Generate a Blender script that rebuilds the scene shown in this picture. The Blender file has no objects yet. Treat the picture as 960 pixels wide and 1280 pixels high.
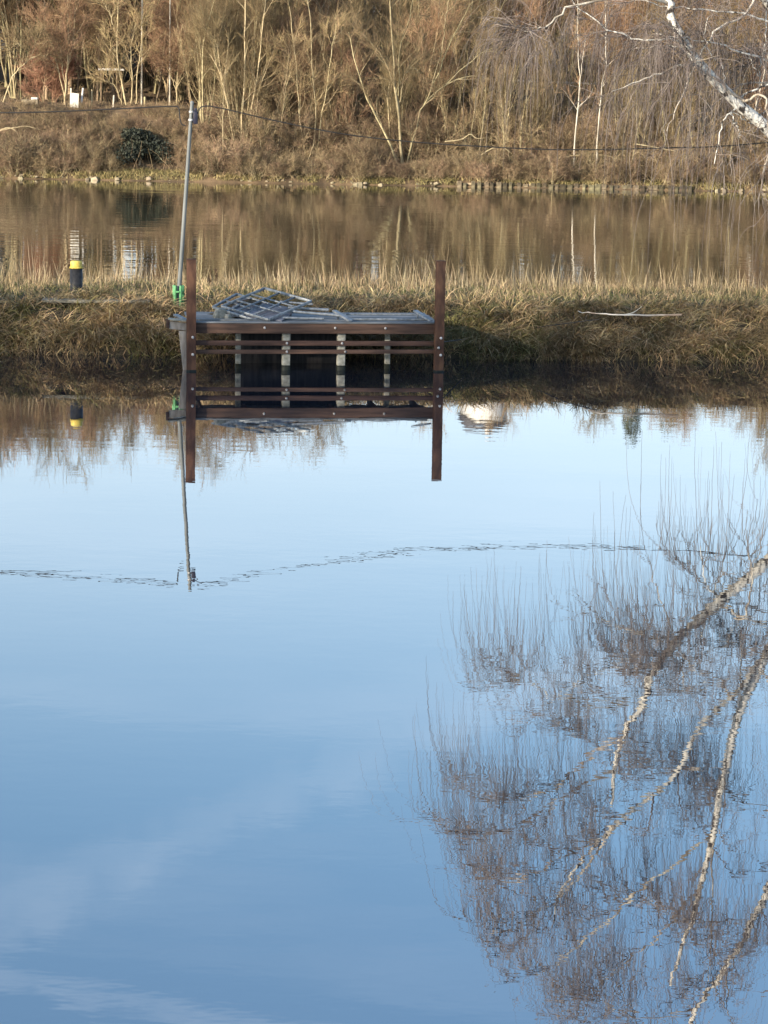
import bpy, math, random
import numpy as np
from mathutils import Vector, Matrix, Euler

rng = np.random.default_rng(11)
random.seed(5)
S = bpy.context.scene
COL = S.collection
PI = math.pi

# ------------------------------------------------------------------ camera
F = 3400.0                    # focal length in pixels of the 960x1280 picture
H = 10.1                      # eye height over the water
PITCH = math.atan(580 / F)
ROLL = math.radians(0.95)
ROT = Euler((PI / 2 - PITCH, 0, 0)).to_matrix() @ Matrix.Rotation(ROLL, 3, 'Z')
cd = bpy.data.cameras.new('camera')
cam = bpy.data.objects.new('camera', cd)
COL.objects.link(cam)
cam.matrix_world = Matrix.Translation((0, 0, H)) @ ROT.to_4x4()
cd.sensor_fit = 'VERTICAL'
cd.sensor_height = 24
cd.lens = 24 * F / 1280
cd.clip_end = 6000
cd.clip_start = 0.5
S.camera = cam


def ray(px, py):
    return ROT @ Vector(((px - 480) / F, -(py - 640) / F, -1))


def at(px, py, Y):
    d = ray(px, py); t = Y / d.y
    return Vector((d.x * t, Y, H + d.z * t))


def on_z(px, py, z=0.0):
    d = ray(px, py); t = (z - H) / d.z
    return Vector((d.x * t, d.y * t, z))


def refl(px, py, Y):
    d = ray(px, py); t = Y / d.y
    return Vector((d.x * t, Y, -H - d.z * t))


# ------------------------------------------------------------------ materials
def nodes(m):
    m.use_nodes = True
    nt = m.node_tree
    return nt, nt.nodes, nt.links


def mat(name, c1, c2=None, scale=6.0, rough=0.85, island=0.0, objvar=0.0, metal=0.0,
        bump=0.0, stretch=(1, 1, 1), detail=6.0, lo=0.35, hi=0.65, c3=None, spec=0.3, trans=0.0):
    m = bpy.data.materials.new(name)
    nt, N, L = nodes(m)
    b = N['Principled BSDF']
    b.inputs['Roughness'].default_value = rough
    b.inputs['Metallic'].default_value = metal
    b.inputs['Specular IOR Level'].default_value = spec
    c2 = c2 or c1
    tc = N.new('ShaderNodeTexCoord')
    mp = N.new('ShaderNodeMapping'); mp.inputs['Scale'].default_value = stretch
    L.new(tc.outputs['Object'], mp.inputs['Vector'])
    nz = N.new('ShaderNodeTexNoise'); nz.inputs['Scale'].default_value = scale
    nz.inputs['Detail'].default_value = detail
    L.new(mp.outputs['Vector'], nz.inputs['Vector'])
    r = N.new('ShaderNodeValToRGB')
    r.color_ramp.elements[0].position = lo; r.color_ramp.elements[0].color = (*c1, 1)
    r.color_ramp.elements[1].position = hi; r.color_ramp.elements[1].color = (*c2, 1)
    if c3:
        e = r.color_ramp.elements.new((lo + hi) / 2); e.color = (*c3, 1)
    L.new(nz.outputs['Fac'], r.inputs['Fac'])
    col = r.outputs['Color']

    def vary(sock, amount, col, hue=0.04):
        hs = N.new('ShaderNodeHueSaturation')
        mr = N.new('ShaderNodeMapRange')
        mr.inputs['To Min'].default_value = 1 - amount; mr.inputs['To Max'].default_value = 1 + amount
        L.new(sock, mr.inputs['Value']); L.new(mr.outputs['Result'], hs.inputs['Value'])
        m2 = N.new('ShaderNodeMath'); m2.operation = 'MULTIPLY'; m2.inputs[1].default_value = 7.31
        m3 = N.new('ShaderNodeMath'); m3.operation = 'FRACT'
        L.new(sock, m2.inputs[0]); L.new(m2.outputs[0], m3.inputs[0])
        mh = N.new('ShaderNodeMapRange'); mh.inputs['To Min'].default_value = 0.5 - hue * amount
        mh.inputs['To Max'].default_value = 0.5 + hue * amount
        L.new(m3.outputs[0], mh.inputs['Value']); L.new(mh.outputs['Result'], hs.inputs['Hue'])
        L.new(col, hs.inputs['Color'])
        return hs.outputs['Color']
    if island:
        g = N.new('ShaderNodeNewGeometry')
        col = vary(g.outputs['Random Per Island'], island, col)
    if objvar:
        oi = N.new('ShaderNodeObjectInfo')
        col = vary(oi.outputs['Random'], objvar, col, 0.03)
    L.new(col, b.inputs['Base Color'])
    if bump:
        bp = N.new('ShaderNodeBump'); bp.inputs['Strength'].default_value = 1.0
        bp.inputs['Distance'].default_value = bump
        L.new(nz.outputs['Fac'], bp.inputs['Height']); L.new(bp.outputs['Normal'], b.inputs['Normal'])
    return m


def water(name, wave, body, base=0.3, kind=0):
    """mirror water: wave = list of (scale, stretch_x, distance)"""
    m = bpy.data.materials.new(name)
    nt, N, L = nodes(m)
    N.remove(N['Principled BSDF'])
    out = N['Material Output']
    df = N.new('ShaderNodeBsdfDiffuse'); df.inputs['Color'].default_value = (*body, 1)
    gl = N.new('ShaderNodeBsdfGlossy'); gl.inputs['Roughness'].default_value = 0.0
    gl.inputs['Color'].default_value = (1, 1, 1, 1)
    fr = N.new('ShaderNodeFresnel'); fr.inputs['IOR'].default_value = 1.33
    mr = N.new('ShaderNodeMapRange'); mr.inputs['To Min'].default_value = base
    L.new(fr.outputs[0], mr.inputs['Value'])
    mx = N.new('ShaderNodeMixShader')
    L.new(mr.outputs['Result'], mx.inputs[0]); L.new(df.outputs[0], mx.inputs[1]); L.new(gl.outputs[0], mx.inputs[2])
    L.new(mx.outputs[0], out.inputs['Surface'])
    tc = N.new('ShaderNodeTexCoord')
    total = None
    for sc, sx, dist in wave:
        mp = N.new('ShaderNodeMapping'); mp.inputs['Scale'].default_value = (sx, 1, 1)
        mp.inputs['Rotation'].default_value = (0, 0, 0.12)
        L.new(tc.outputs['Object'], mp.inputs['Vector'])
        nz = N.new('ShaderNodeTexNoise'); nz.inputs['Scale'].default_value = sc
        nz.inputs['Detail'].default_value = 2.0
        L.new(mp.outputs['Vector'], nz.inputs['Vector'])
        # calm and ruffled patches
        pz = N.new('ShaderNodeTexNoise'); pz.inputs['Scale'].default_value = 0.07
        pz.inputs['Detail'].default_value = 3.0
        L.new(tc.outputs['Object'], pz.inputs['Vector'])
        pr = N.new('ShaderNodeMapRange')
        pr.inputs['From Min'].default_value = 0.38; pr.inputs['From Max'].default_value = 0.66
        pr.inputs['To Min'].default_value = (0.8 if name == 'river_water' else 0.45) * dist; pr.inputs['To Max'].default_value = 1.7 * dist
        L.new(pz.outputs['Fac'], pr.inputs['Value'])
        mu = N.new('ShaderNodeMath'); mu.operation = 'MULTIPLY'
        L.new(nz.outputs['Fac'], mu.inputs[0]); L.new(pr.outputs['Result'], mu.inputs[1])
        if total is None:
            total = mu.outputs[0]
        else:
            ad = N.new('ShaderNodeMath'); ad.operation = 'ADD'
            L.new(total, ad.inputs[0]); L.new(mu.outputs[0], ad.inputs[1]); total = ad.outputs[0]
    bp = N.new('ShaderNodeBump'); bp.inputs['Strength'].default_value = 1; bp.inputs['Distance'].default_value = 1
    L.new(total, bp.inputs['Height'])
    L.new(bp.outputs['Normal'], gl.inputs['Normal'])
    L.new(bp.outputs['Normal'], fr.inputs['Normal'])
    return m


M = {}
M['basin'] = water('basin_water', [(2.6, 0.6, 0.0007), (0.5, 0.6, 0.0018)], (0.014, 0.018, 0.026), 0.31)
M['river'] = water('river_water', [(0.6, 0.28, 0.013), (1.7, 0.4, 0.004)], (0.05, 0.045, 0.025), 0.35)
M['litter'] = mat('leaf_litter', (0.06, 0.042, 0.025), (0.2, 0.135, 0.075), 0.8, 0.95, bump=0.1, detail=10)
M['soil'] = mat('bank_soil', (0.035, 0.028, 0.019), (0.085, 0.068, 0.042), 1.8, 0.95, bump=0.06, detail=10)
M['bed'] = mat('bed_mud', (0.03, 0.03, 0.02), (0.05, 0.045, 0.03), 0.5, 0.95)
M['rust'] = mat('rusty_steel', (0.05, 0.024, 0.015), (0.14, 0.07, 0.038), 5, 0.8, bump=0.004, stretch=(1, 1, 0.35), c3=(0.08, 0.039, 0.023), objvar=0.12)
M['redwood'] = mat('stained_timber', (0.05, 0.028, 0.02), (0.105, 0.058, 0.04), 4, 0.75, stretch=(0.25, 1, 3), bump=0.004, objvar=0.15)
M['concrete'] = mat('weathered_concrete', (0.2, 0.19, 0.15), (0.42, 0.4, 0.33), 7, 0.9, bump=0.006, objvar=0.1)
M['deck'] = mat('grey_planks', (0.11, 0.115, 0.115), (0.25, 0.26, 0.265), 5, 0.8, stretch=(0.3, 3, 1), bump=0.004, island=0.2)
M['galv'] = mat('galvanised_steel', (0.14, 0.155, 0.165), (0.29, 0.31, 0.32), 9, 0.5, metal=0.35, bump=0.001, spec=0.5)
M['slate'] = mat('grey_sheet', (0.1, 0.1, 0.115), (0.2, 0.2, 0.22), 4, 0.7, bump=0.006)
M['bolt'] = mat('bolt_zinc', (0.3, 0.27, 0.23), (0.62, 0.6, 0.57), 20, 0.5, metal=0.3, objvar=0.35)
M['palewood'] = mat('pale_wood', (0.24, 0.2, 0.16), (0.42, 0.37, 0.31), 6, 0.85, stretch=(1, 1, 0.3), bump=0.004)
M['polegrey'] = mat('pole_grey', (0.11, 0.12, 0.115), (0.2, 0.21, 0.2), 4, 0.55, stretch=(1, 1, 0.2), bump=0.001)
M['green'] = mat('green_paint', (0.06, 0.2, 0.08), (0.13, 0.36, 0.15), 8, 0.6)
M['black'] = mat('black_paint', (0.012, 0.012, 0.013), (0.035, 0.034, 0.034), 7, 0.5, bump=0.002)
M['yellow'] = mat('yellow_paint', (0.5, 0.36, 0.06), (0.78, 0.6, 0.13), 8, 0.55)
M['darkbox'] = mat('dark_plastic', (0.015, 0.015, 0.03), (0.03, 0.03, 0.05), 8, 0.5)
M['cable'] = mat('cable_black', (0.02, 0.018, 0.016), (0.04, 0.035, 0.03), 3, 0.6)
M['white'] = mat('white_paint', (0.6, 0.57, 0.5), (0.78, 0.75, 0.68), 3, 0.7)
M['stone'] = mat('shore_stone', (0.14, 0.115, 0.07), (0.34, 0.28, 0.18), 2.5, 0.9, bump=0.03, island=0.3)
M['piling'] = mat('piling_dark', (0.035, 0.028, 0.018), (0.19, 0.155, 0.09), 2.5, 0.9, bump=0.02, objvar=0.6)
M['housewhite'] = mat('render_white', (0.62, 0.6, 0.55), (0.75, 0.73, 0.68), 2, 0.9)
M['housegrey'] = mat('render_grey', (0.22, 0.25, 0.3), (0.3, 0.33, 0.38), 2, 0.9)
M['roof'] = mat('roof_tile', (0.06, 0.06, 0.065), (0.13, 0.125, 0.13), 3, 0.85, stretch=(1, 4, 4), bump=0.02)
M['glass'] = mat('window_glass', (0.03, 0.035, 0.04), (0.05, 0.06, 0.07), 2, 0.1, spec=0.6)
# vegetation
M['bark_olive'] = mat('bark_olive', (0.21, 0.17, 0.095), (0.4, 0.33, 0.19), 3, 0.9, island=0.3, objvar=0.2)
M['twig_olive'] = mat('twig_olive', (0.18, 0.13, 0.068), (0.34, 0.25, 0.13), 1.2, 0.9, island=0.4, objvar=0.25)
M['bark_brown'] = mat('bark_brown', (0.2, 0.145, 0.085), (0.4, 0.31, 0.19), 3, 0.9, island=0.3, objvar=0.2)
M['twig_brown'] = mat('twig_brown', (0.2, 0.122, 0.068), (0.36, 0.232, 0.13), 1.2, 0.9, island=0.4, objvar=0.25)
M['bark_pale'] = mat('bark_pale', (0.34, 0.265, 0.145), (0.54, 0.44, 0.26), 2.5, 0.9, objvar=0.12)
M['bark_white'] = mat('bark_white_thin', (0.42, 0.37, 0.28), (0.66, 0.6, 0.48), 3, 0.85, stretch=(1, 1, 0.4), objvar=0.1)
M['twig_bush'] = mat('twig_bush', (0.16, 0.11, 0.065), (0.33, 0.235, 0.135), 1.5, 0.9, island=0.5, objvar=0.42)
M['twig_red'] = mat('twig_red', (0.2, 0.1, 0.06), (0.34, 0.19, 0.12), 1.5, 0.9, island=0.3)
M['ivy'] = mat('ivy_leaves', (0.025, 0.035, 0.012), (0.075, 0.09, 0.03), 1.5, 0.7, island=0.4, objvar=0.2)
M['evergreen'] = mat('evergreen_leaves', (0.05, 0.06, 0.03), (0.13, 0.14, 0.07), 1.2, 0.75, island=0.4, objvar=0.15)
M['darkleaf'] = mat('dark_leaves', (0.018, 0.022, 0.016), (0.05, 0.055, 0.035), 1.2, 0.75, island=0.5)
M['slabgrey'] = mat('slab_grey', (0.1, 0.095, 0.075), (0.24, 0.225, 0.18), 5, 0.9, bump=0.006)
M['wet'] = mat('wet_algae', (0.012, 0.014, 0.01), (0.03, 0.032, 0.022), 9, 0.5)
M['finebranch'] = mat('fine_branch', (0.1, 0.075, 0.06), (0.3, 0.25, 0.2), 1.2, 0.85, island=0.3)
M['straw'] = mat('dry_reed', (0.24, 0.18, 0.1), (0.46, 0.37, 0.23), 0.9, 0.85, island=0.35)
M['sedge'] = mat('dry_sedge', (0.2, 0.145, 0.075), (0.5, 0.37, 0.2), 0.7, 0.85, island=0.55)
M['board'] = mat('board_white', (0.42, 0.4, 0.34), (0.56, 0.53, 0.46), 3, 0.8)
M['undershade'] = mat('underdeck_shade', (0.012, 0.011, 0.012), (0.03, 0.027, 0.026), 3, 0.7, stretch=(4, 1, 0.5), bump=0.01)  # near-black colour standing in for the deep shadow below the deck
M['sedgegreen'] = mat('green_sedge', (0.11, 0.105, 0.035), (0.24, 0.21, 0.085), 0.8, 0.8, island=0.4)
M['grass'] = mat('short_grass', (0.08, 0.1, 0.03), (0.2, 0.2, 0.075), 0.6, 0.85, island=0.4)
M['fargrass'] = mat('bank_grass', (0.17, 0.14, 0.055), (0.36, 0.29, 0.13), 0.5, 0.85, island=0.35)
M['dock'] = mat('dead_stalk', (0.05, 0.028, 0.018), (0.12, 0.07, 0.045), 3, 0.9)


def birch_bark():
    m = mat('birch_bark', (0.05, 0.042, 0.035), (0.74, 0.7, 0.61), 2.6, 0.8, stretch=(2.2, 2.2, 1.6), lo=0.39, hi=0.5, detail=5, bump=0.02)
    return m


M['birch'] = birch_bark()
M['birchtwig'] = mat('birch_twig', (0.16, 0.125, 0.105), (0.29, 0.24, 0.205), 1.0, 0.85, island=0.35)
M['birchbranch'] = mat('birch_branch', (0.2, 0.155, 0.115), (0.62, 0.56, 0.46), 1.4, 0.85, island=0.2, lo=0.4, hi=0.6)


# ------------------------------------------------------------------ mesh helpers
class Geo:
    def __init__(s):
        s.v = []; s.q = []; s.t = []; s.n = 0

    def add(s, v, q=None, t=None):
        v = np.asarray(v, dtype=np.float32).reshape(-1, 3)
        s.v.append(v)
        if q is not None and len(q):
            s.q.append(np.asarray(q, dtype=np.int64).reshape(-1, 4) + s.n)
        if t is not None and len(t):
            s.t.append(np.asarray(t, dtype=np.int64).reshape(-1, 3) + s.n)
        s.n += len(v)
        return s

    def tubes(s, P, R, sides=4, cap=False):
        P = np.asarray(P, float); R = np.asarray(R, float)
        if P.ndim == 2:
            P = P[None]; R = R[None]
        N, k, _ = P.shape
        T = np.gradient(P, axis=1)
        T /= np.linalg.norm(T, axis=2, keepdims=True) + 1e-9
        # one reference vector per tube so that rings never twist
        mean = T.mean(axis=1)
        ax = np.argmin(np.abs(mean), axis=1)
        ref = np.eye(3)[ax][:, None, :]
        U = np.cross(T, ref); U /= np.linalg.norm(U, axis=2, keepdims=True) + 1e-9
        V = np.cross(T, U)
        a = np.arange(sides) * 2 * PI / sides
        v = P[:, :, None] + R[:, :, None, None] * (np.cos(a)[None, None, :, None] * U[:, :, None] + np.sin(a)[None, None, :, None] * V[:, :, None])
        j = np.arange(k - 1)[:, None]; i = np.arange(sides)[None]
        q = np.stack([j * sides + i, j * sides + (i + 1) % sides, (j + 1) * sides + (i + 1) % sides, (j + 1) * sides + i], -1).reshape(-1, 4)
        q = (q[None] + (np.arange(N) * k * sides)[:, None, None]).reshape(-1, 4)
        s.add(v.reshape(-1, 3), q)
        if cap:
            for n in range(N):
                for kk in (0, k - 1):
                    ring = v[n, kk]
                    c = ring.mean(0)
                    tri = [(x, (x + 1) % sides, sides) if kk else ((x + 1) % sides, x, sides) for x in range(sides)]
                    s.add(np.vstack([ring, c]), None, tri)
        return s

    def ribbons(s, P, W, side):
        """P (N,k,3) centre lines, W (N,k) half widths, side (N,3) width direction"""
        N, k, _ = P.shape
        v = np.stack([P - W[..., None] * side[:, None], P + W[..., None] * side[:, None]], 2)
        j = np.arange(k - 1)
        q = np.stack([2 * j, 2 * j + 1, 2 * j + 3, 2 * j + 2], -1)
        q = (q[None] + (np.arange(N) * k * 2)[:, None, None]).reshape(-1, 4)
        return s.add(v.reshape(-1, 3), q)

    def box(s, c, size, rot=None, taper=1.0):
        x, y, z = np.array(size) / 2
        v = np.array([(-x, -y, -z), (x, -y, -z), (x, y, -z), (-x, y, -z), (-x * taper, -y * taper, z), (x * taper, -y * taper, z), (x * taper, y * taper, z), (-x * taper, y * taper, z)])
        if rot is not None:
            v = v @ np.array(Euler(rot).to_matrix()).T
        return s.add(v + np.array(c), [(0, 3, 2, 1), (4, 5, 6, 7), (0, 1, 5, 4), (1, 2, 6, 5), (2, 3, 7, 6), (3, 0, 4, 7)])

    def bar(s, a, b, w, h):
        """square bar between two points"""
        a = Vector(a); b = Vector(b); d = b - a
        q = d.to_track_quat('X', 'Z')
        return s.box((a + b) / 2, (d.length, w, h), q.to_euler())

    def lathe(s, prof, n=24, c=(0, 0, 0)):
        a = np.arange(n) * 2 * PI / n
        v = np.array([[(r * math.cos(t), r * math.sin(t), z) for t in a] for r, z in prof]).reshape(-1, 3) + np.array(c)
        q = [(j * n + i, j * n + (i + 1) % n, (j + 1) * n + (i + 1) % n, (j + 1) * n + i) for j in range(len(prof) - 1) for i in range(n)]
        return s.add(v, q)

    def mesh(s, name, m, smooth=False):
        me = bpy.data.meshes.new(name)
        v = np.concatenate(s.v)
        q = np.concatenate(s.q) if s.q else np.zeros((0, 4), np.int64)
        t = np.concatenate(s.t) if s.t else np.zeros((0, 3), np.int64)
        me.vertices.add(len(v)); me.vertices.foreach_set('co', v.ravel())
        me.loops.add(q.size + t.size)
        me.loops.foreach_set('vertex_index', np.concatenate([q.ravel(), t.ravel()]).astype(np.int32))
        me.polygons.add(len(q) + len(t))
        st = np.concatenate([np.arange(len(q)) * 4, q.size + np.arange(len(t)) * 3]).astype(np.int32)
        me.polygons.foreach_set('loop_start', st)
        if smooth:
            me.polygons.foreach_set('use_smooth', np.ones(len(st), bool))
        me.materials.append(m)
        me.update(calc_edges=True); me.validate()
        return me

    def build(s, name, m, parent=None, smooth=False, bevel=0.0):
        o = bpy.data.objects.new(name, s.mesh(name, m, smooth))
        COL.objects.link(o)
        if parent is not None:
            o.parent = parent
        if bevel:
            b = o.modifiers.new('bevel', 'BEVEL'); b.width = bevel; b.segments = 2; b.limit_method = 'ANGLE'
        return o


def tag(o, label, cat, group=None, kind=None):
    o['label'] = label; o['category'] = cat
    if group: o['group'] = group
    if kind: o['kind'] = kind
    return o


def structure(o):
    o['kind'] = 'structure'
    return o


def stuff(o, label, cat):
    return tag(o, label, cat, None, 'stuff')


def thing(name, label, cat, loc=(0, 0, 0), rz=0.0, group=None):
    o = bpy.data.objects.new(name, None); COL.objects.link(o)
    o.empty_display_size = 0.3
    o.location = loc; o.rotation_euler = (0, 0, rz)
    return tag(o, label, cat, group)


def dup(root, loc, rz, sc, label=None, group=None, cat=None):
    r = root.copy(); COL.objects.link(r)
    r.location = loc; r.rotation_euler = (0, 0, rz); r.scale = sc
    if label: r['label'] = label
    if group: r['group'] = group
    if cat: r['category'] = cat
    for ch in list(root.children):
        c = ch.copy(); COL.objects.link(c); c.parent = r
        for g in list(ch.children):
            d = g.copy(); COL.objects.link(d); d.parent = c
    return r


def norm(a):
    return a / (np.linalg.norm(a, axis=-1, keepdims=True) + 1e-9)


def interp_line(pts, k):
    """smooth resample of a polyline (Catmull-Rom) to k points"""
    p = np.array([tuple(x) for x in pts], float)
    if len(p) < 3:
        t = np.linspace(0, 1, k)[:, None]
        return p[0] * (1 - t) + p[-1] * t
    e = np.vstack([2 * p[0] - p[1], p, 2 * p[-1] - p[-2]])
    u = np.linspace(0, len(p) - 1 - 1e-6, k)
    i = u.astype(int); f = (u - i)[:, None]
    a, b, c, d = e[i], e[i + 1], e[i + 2], e[i + 3]
    return 0.5 * (2 * b + (c - a) * f + (2 * a - 5 * b + 4 * c - d) * f ** 2 + (3 * b - a - 3 * c + d) * f ** 3)


# ------------------------------------------------------------------ branching
def grow(P0, D0, L, R0, k, jit, up, taper=0.8, r=rng):
    N = len(P0)
    P = np.zeros((N, k, 3)); P[:, 0] = P0
    d = norm(D0.copy()); step = (L / (k - 1))[:, None]
    for i in range(1, k):
        d = norm(d + jit * r.normal(size=(N, 3)) + np.array([0, 0, up]))
        P[:, i] = P[:, i - 1] + d * step
    R = R0[:, None] * (1 - taper * np.linspace(0, 1, k)[None])
    return P, R


def spawn(P, R, n, tlo, thi, ang, angv, Lm, Lv=0.35, shrink=0.5, rr=0.6, flat=0.0, r=rng):
    N, k, _ = P.shape
    t = r.uniform(tlo, thi, (N, n))
    x = t * (k - 1); i = np.minimum(x.astype(int), k - 2); f = (x - i)[..., None]
    ii = np.arange(N)[:, None]
    p = P[ii, i] * (1 - f) + P[ii, i + 1] * f
    T = norm(P[ii, i + 1] - P[ii, i])
    rad = (R[ii, i] * (1 - f[..., 0]) + R[ii, i + 1] * f[..., 0]) * rr
    rv = r.normal(size=(N, n, 3)); rv[..., 2] *= 1 - flat
    perp = norm(rv - (rv * T).sum(-1, keepdims=True) * T)
    a = (ang + angv * r.normal(size=(N, n)))[..., None]
    D = norm(np.cos(a) * T + np.sin(a) * perp)
    L = Lm * (1 - shrink * t) * (1 + Lv * r.uniform(-1, 1, (N, n)))
    return p.reshape(-1, 3), D.reshape(-1, 3), L.ravel(), rad.ravel()


def make_tree(name, label, cat, group, stems, height, spread, r0, bark, twig, n1=9, n2=9, n3=7,
              up1=0.12, up2=0.1, up3=0.05, ang=0.55, len1=0.38, len2=0.42, len3=0.9, twr=0.013, tlo=0.25, base_r=0.3, flat=0.0, jit=0.09):
    """bare deciduous tree: stems > branches in the trunk mesh, finer growth in the crown mesh"""
    root = thing(name, label, cat, group=group)
    g = Geo(); c = Geo()
    a = rng.uniform(0, 2 * PI, stems)
    D = np.stack([np.cos(a) * spread, np.sin(a) * spread, np.ones(stems)], 1) + rng.normal(size=(stems, 3)) * 0.06
    P0 = np.stack([np.cos(a) * base_r, np.sin(a) * base_r, np.full(stems, -0.3)], 1) * (1 if stems > 1 else np.array([0, 0, 1]))
    L = height * rng.uniform(0.75, 1.05, stems)
    R = r0 * rng.uniform(0.7, 1.1, stems)
    P, Rr = grow(P0, D, L, R, 10, jit, 0.06, 0.85)
    g.tubes(P, Rr, 6)
    p, d, l, r_ = spawn(P, Rr, n1, tlo, 0.95, ang, 0.15, height * len1, 0.3, 0.55, 0.6, flat)
    P1, R1 = grow(p, d, l, np.maximum(r_, 0.018), 6, 0.13, up1, 0.75)
    g.tubes(P1, R1, 4)
    p, d, l, r_ = spawn(P1, R1, n2, 0.15, 1.0, 0.6, 0.2, height * len1 * len2, 0.4, 0.4, 0.6, flat)
    P2, R2 = grow(p, d, l, np.maximum(r_, 0.012), 4, 0.16, up2, 0.6)
    c.tubes(P2, R2, 3)
    p, d, l, r_ = spawn(P2, R2, n3, 0.1, 1.0, 0.5, 0.2, len3, 0.5, 0.2, 0.6)
    P3, R3 = grow(p, d, l, np.full(len(l), twr), 3, 0.16, up3, 0.6)
    c.tubes(P3, R3, 3)
    g.build('trunk', bark, root, True)
    c.build('crown', twig, root)
    return root


def leaf_cloud(g, centres, rad, n, size):
    c = np.asarray(centres, float)[rng.integers(0, len(centres), n)]
    rr = np.asarray(rad, float)
    o = norm(rng.normal(size=(n, 3))) * (rng.uniform(0.35, 1, (n, 1)) ** 0.5) * rr
    p = c + o
    u = norm(rng.normal(size=(n, 3))); w = norm(np.cross(u, rng.normal(size=(n, 3))))
    s = size * rng.uniform(0.5, 1.2, (n, 1))
    v = np.stack([p - u * s, p + w * s * 0.6, p + u * s, p - w * s * 0.6], 1)
    q = np.arange(n * 4).reshape(-1, 4)
    g.add(v.reshape(-1, 3), q)


# ------------------------------------------------------------------ terrain
def hgrid(name, xs, ys, f, m):
    X, Y = np.meshgrid(xs, ys)
    Z = f(X, Y)
    v = np.stack([X, Y, Z], -1).reshape(-1, 3)
    nx = len(xs); ny = len(ys)
    j, i = np.meshgrid(np.arange(ny - 1), np.arange(nx - 1), indexing='ij')
    q = np.stack([j * nx + i, j * nx + i + 1, (j + 1) * nx + i + 1, (j + 1) * nx + i], -1).reshape(-1, 4)
    return structure(Geo().add(v, q).build(name, m, None, True))


def wob(X, Y, s, seed=0):
    return (np.sin(X * s + seed) * np.cos(Y * s * 1.3 + 2 * seed) + 0.5 * np.sin(X * s * 2.7 + 1.3 * seed + Y * s * 1.9) + 0.3 * np.cos(X * s * 5.1 - Y * s * 4.3 + seed))


pa = on_z(60, 443); pb = on_z(900, 453)
SL = (pb.y - pa.y) / (pb.x - pa.x); S0 = pa.y - SL * pa.x       # front waterline of the spit: Y = S0 + SL*x
fa = on_z(5, 223); fb = on_z(955, 240)
FL = (fb.y - fa.y) / (fb.x - fa.x); F0 = fa.y - FL * fa.x       # far waterline


def spit_z(X, Y):
    X = np.asarray(X, float); Y = np.asarray(Y, float)
    v = Y - (S0 + SL * X)
    z = np.interp(v, [-3, -0.8, 0.05, 0.3, 0.7, 1.5, 3, 8, 9.5, 11, 13], [-2.2, -1, -0.06, 0.42, 0.7, 1.28, 1.62, 1.66, 1.3, -0.1, -2])
    return z + 0.06 * wob(X, Y, 1.1, 2) * np.clip((v - 0.3), 0, 1)


def far_z(X, Y):
    X = np.asarray(X, float); Y = np.asarray(Y, float)
    v = Y - (F0 + FL * X)
    left = np.clip((-X - 5) / 8, 0, 1)                              # steeper bank with a terrace on the left
    za = np.interp(v, [-4, -0.3, 0.2, 2, 9, 18, 21, 25, 35, 60, 110, 300, 900], [-2, -0.2, 0.35, 0.7, 2.4, 5.2, 6.4, 6.5, 7.8, 10.5, 14, 16, 16])
    zb = np.interp(v, [-4, -0.3, 0.2, 2, 7, 9, 22, 35, 60, 110, 300, 900], [-2, -0.2, 0.35, 0.8, 4.6, 5.2, 5.6, 7.2, 10.5, 14, 16, 16])
    return za * (1 - left) + zb * left + 0.16 * wob(X, Y, 0.5, 1) * np.clip(v / 4, 0, 1)


hgrid('spit_ground', np.concatenate([np.linspace(-260, -32, 20), np.linspace(-30, 30, 160), np.linspace(32, 260, 20)]), np.concatenate([np.linspace(S0 - 14, S0 - 4, 6), np.linspace(S0 - 3.5, S0 + 14, 72), np.linspace(S0 + 15, S0 + 30, 6)]), spit_z, M['soil'])
hgrid('far_bank_terrain', np.concatenate([np.linspace(-900, -70, 25), np.linspace(-65, 65, 130), np.linspace(70, 900, 25)]), np.concatenate([np.linspace(F0 - 12, F0 - 5, 4), np.linspace(F0 - 4, F0 + 40, 60), np.linspace(F0 + 44, F0 + 120, 25), np.linspace(F0 + 130, F0 + 1500, 20)]), far_z, M['litter'])


def near_z(X, Y):
    return np.interp(Y, [-200, 3, 8, 15, 18, 22], [8.3, 8.3, 6, 1, -0.2, -2]) + 0 * X


hgrid('near_bank_ground', np.linspace(-300, 300, 40), np.concatenate([np.linspace(-200, 0, 8), np.linspace(2, 22, 20)]), near_z, M['soil'])


def sheet(name, x0, x1, y0, y1, z, m):
    return structure(Geo().add([(x0, y0, z), (x1, y0, z), (x1, y1, z), (x0, y1, z)], [(0, 1, 2, 3)]).build(name, m))


MID = S0 + 5
sheet('basin_water', -300, 300, 10, MID, 0, M['basin'])
sheet('river_water', -900, 900, MID, F0 + 60, 0, M['river'])
sheet('water_bed', -900, 900, 5, F0 + 60, -3, M['bed'])

# ------------------------------------------------------------------ jetty
JA = on_z(239, 464.0); JB = on_z(548, 464.5)
JA.z = JB.z = 0
jv = JB - JA
JL = jv.length
JRZ = math.atan2(jv.y, jv.x)
ju = jv.normalized(); jn = Vector((-ju.y, ju.x, 0))
PXM = JL / 309.0                                                    # metres per photo pixel at the jetty front


def jx(px): return (px - 239) * PXM
def jz(py): return (464 - py) * PXM * 1.012


jet = thing('jetty', 'weathered landing stage with dark red front beam and two tall rusty posts in the water', 'jetty', JA, JRZ)
ZD = jz(404)
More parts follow.
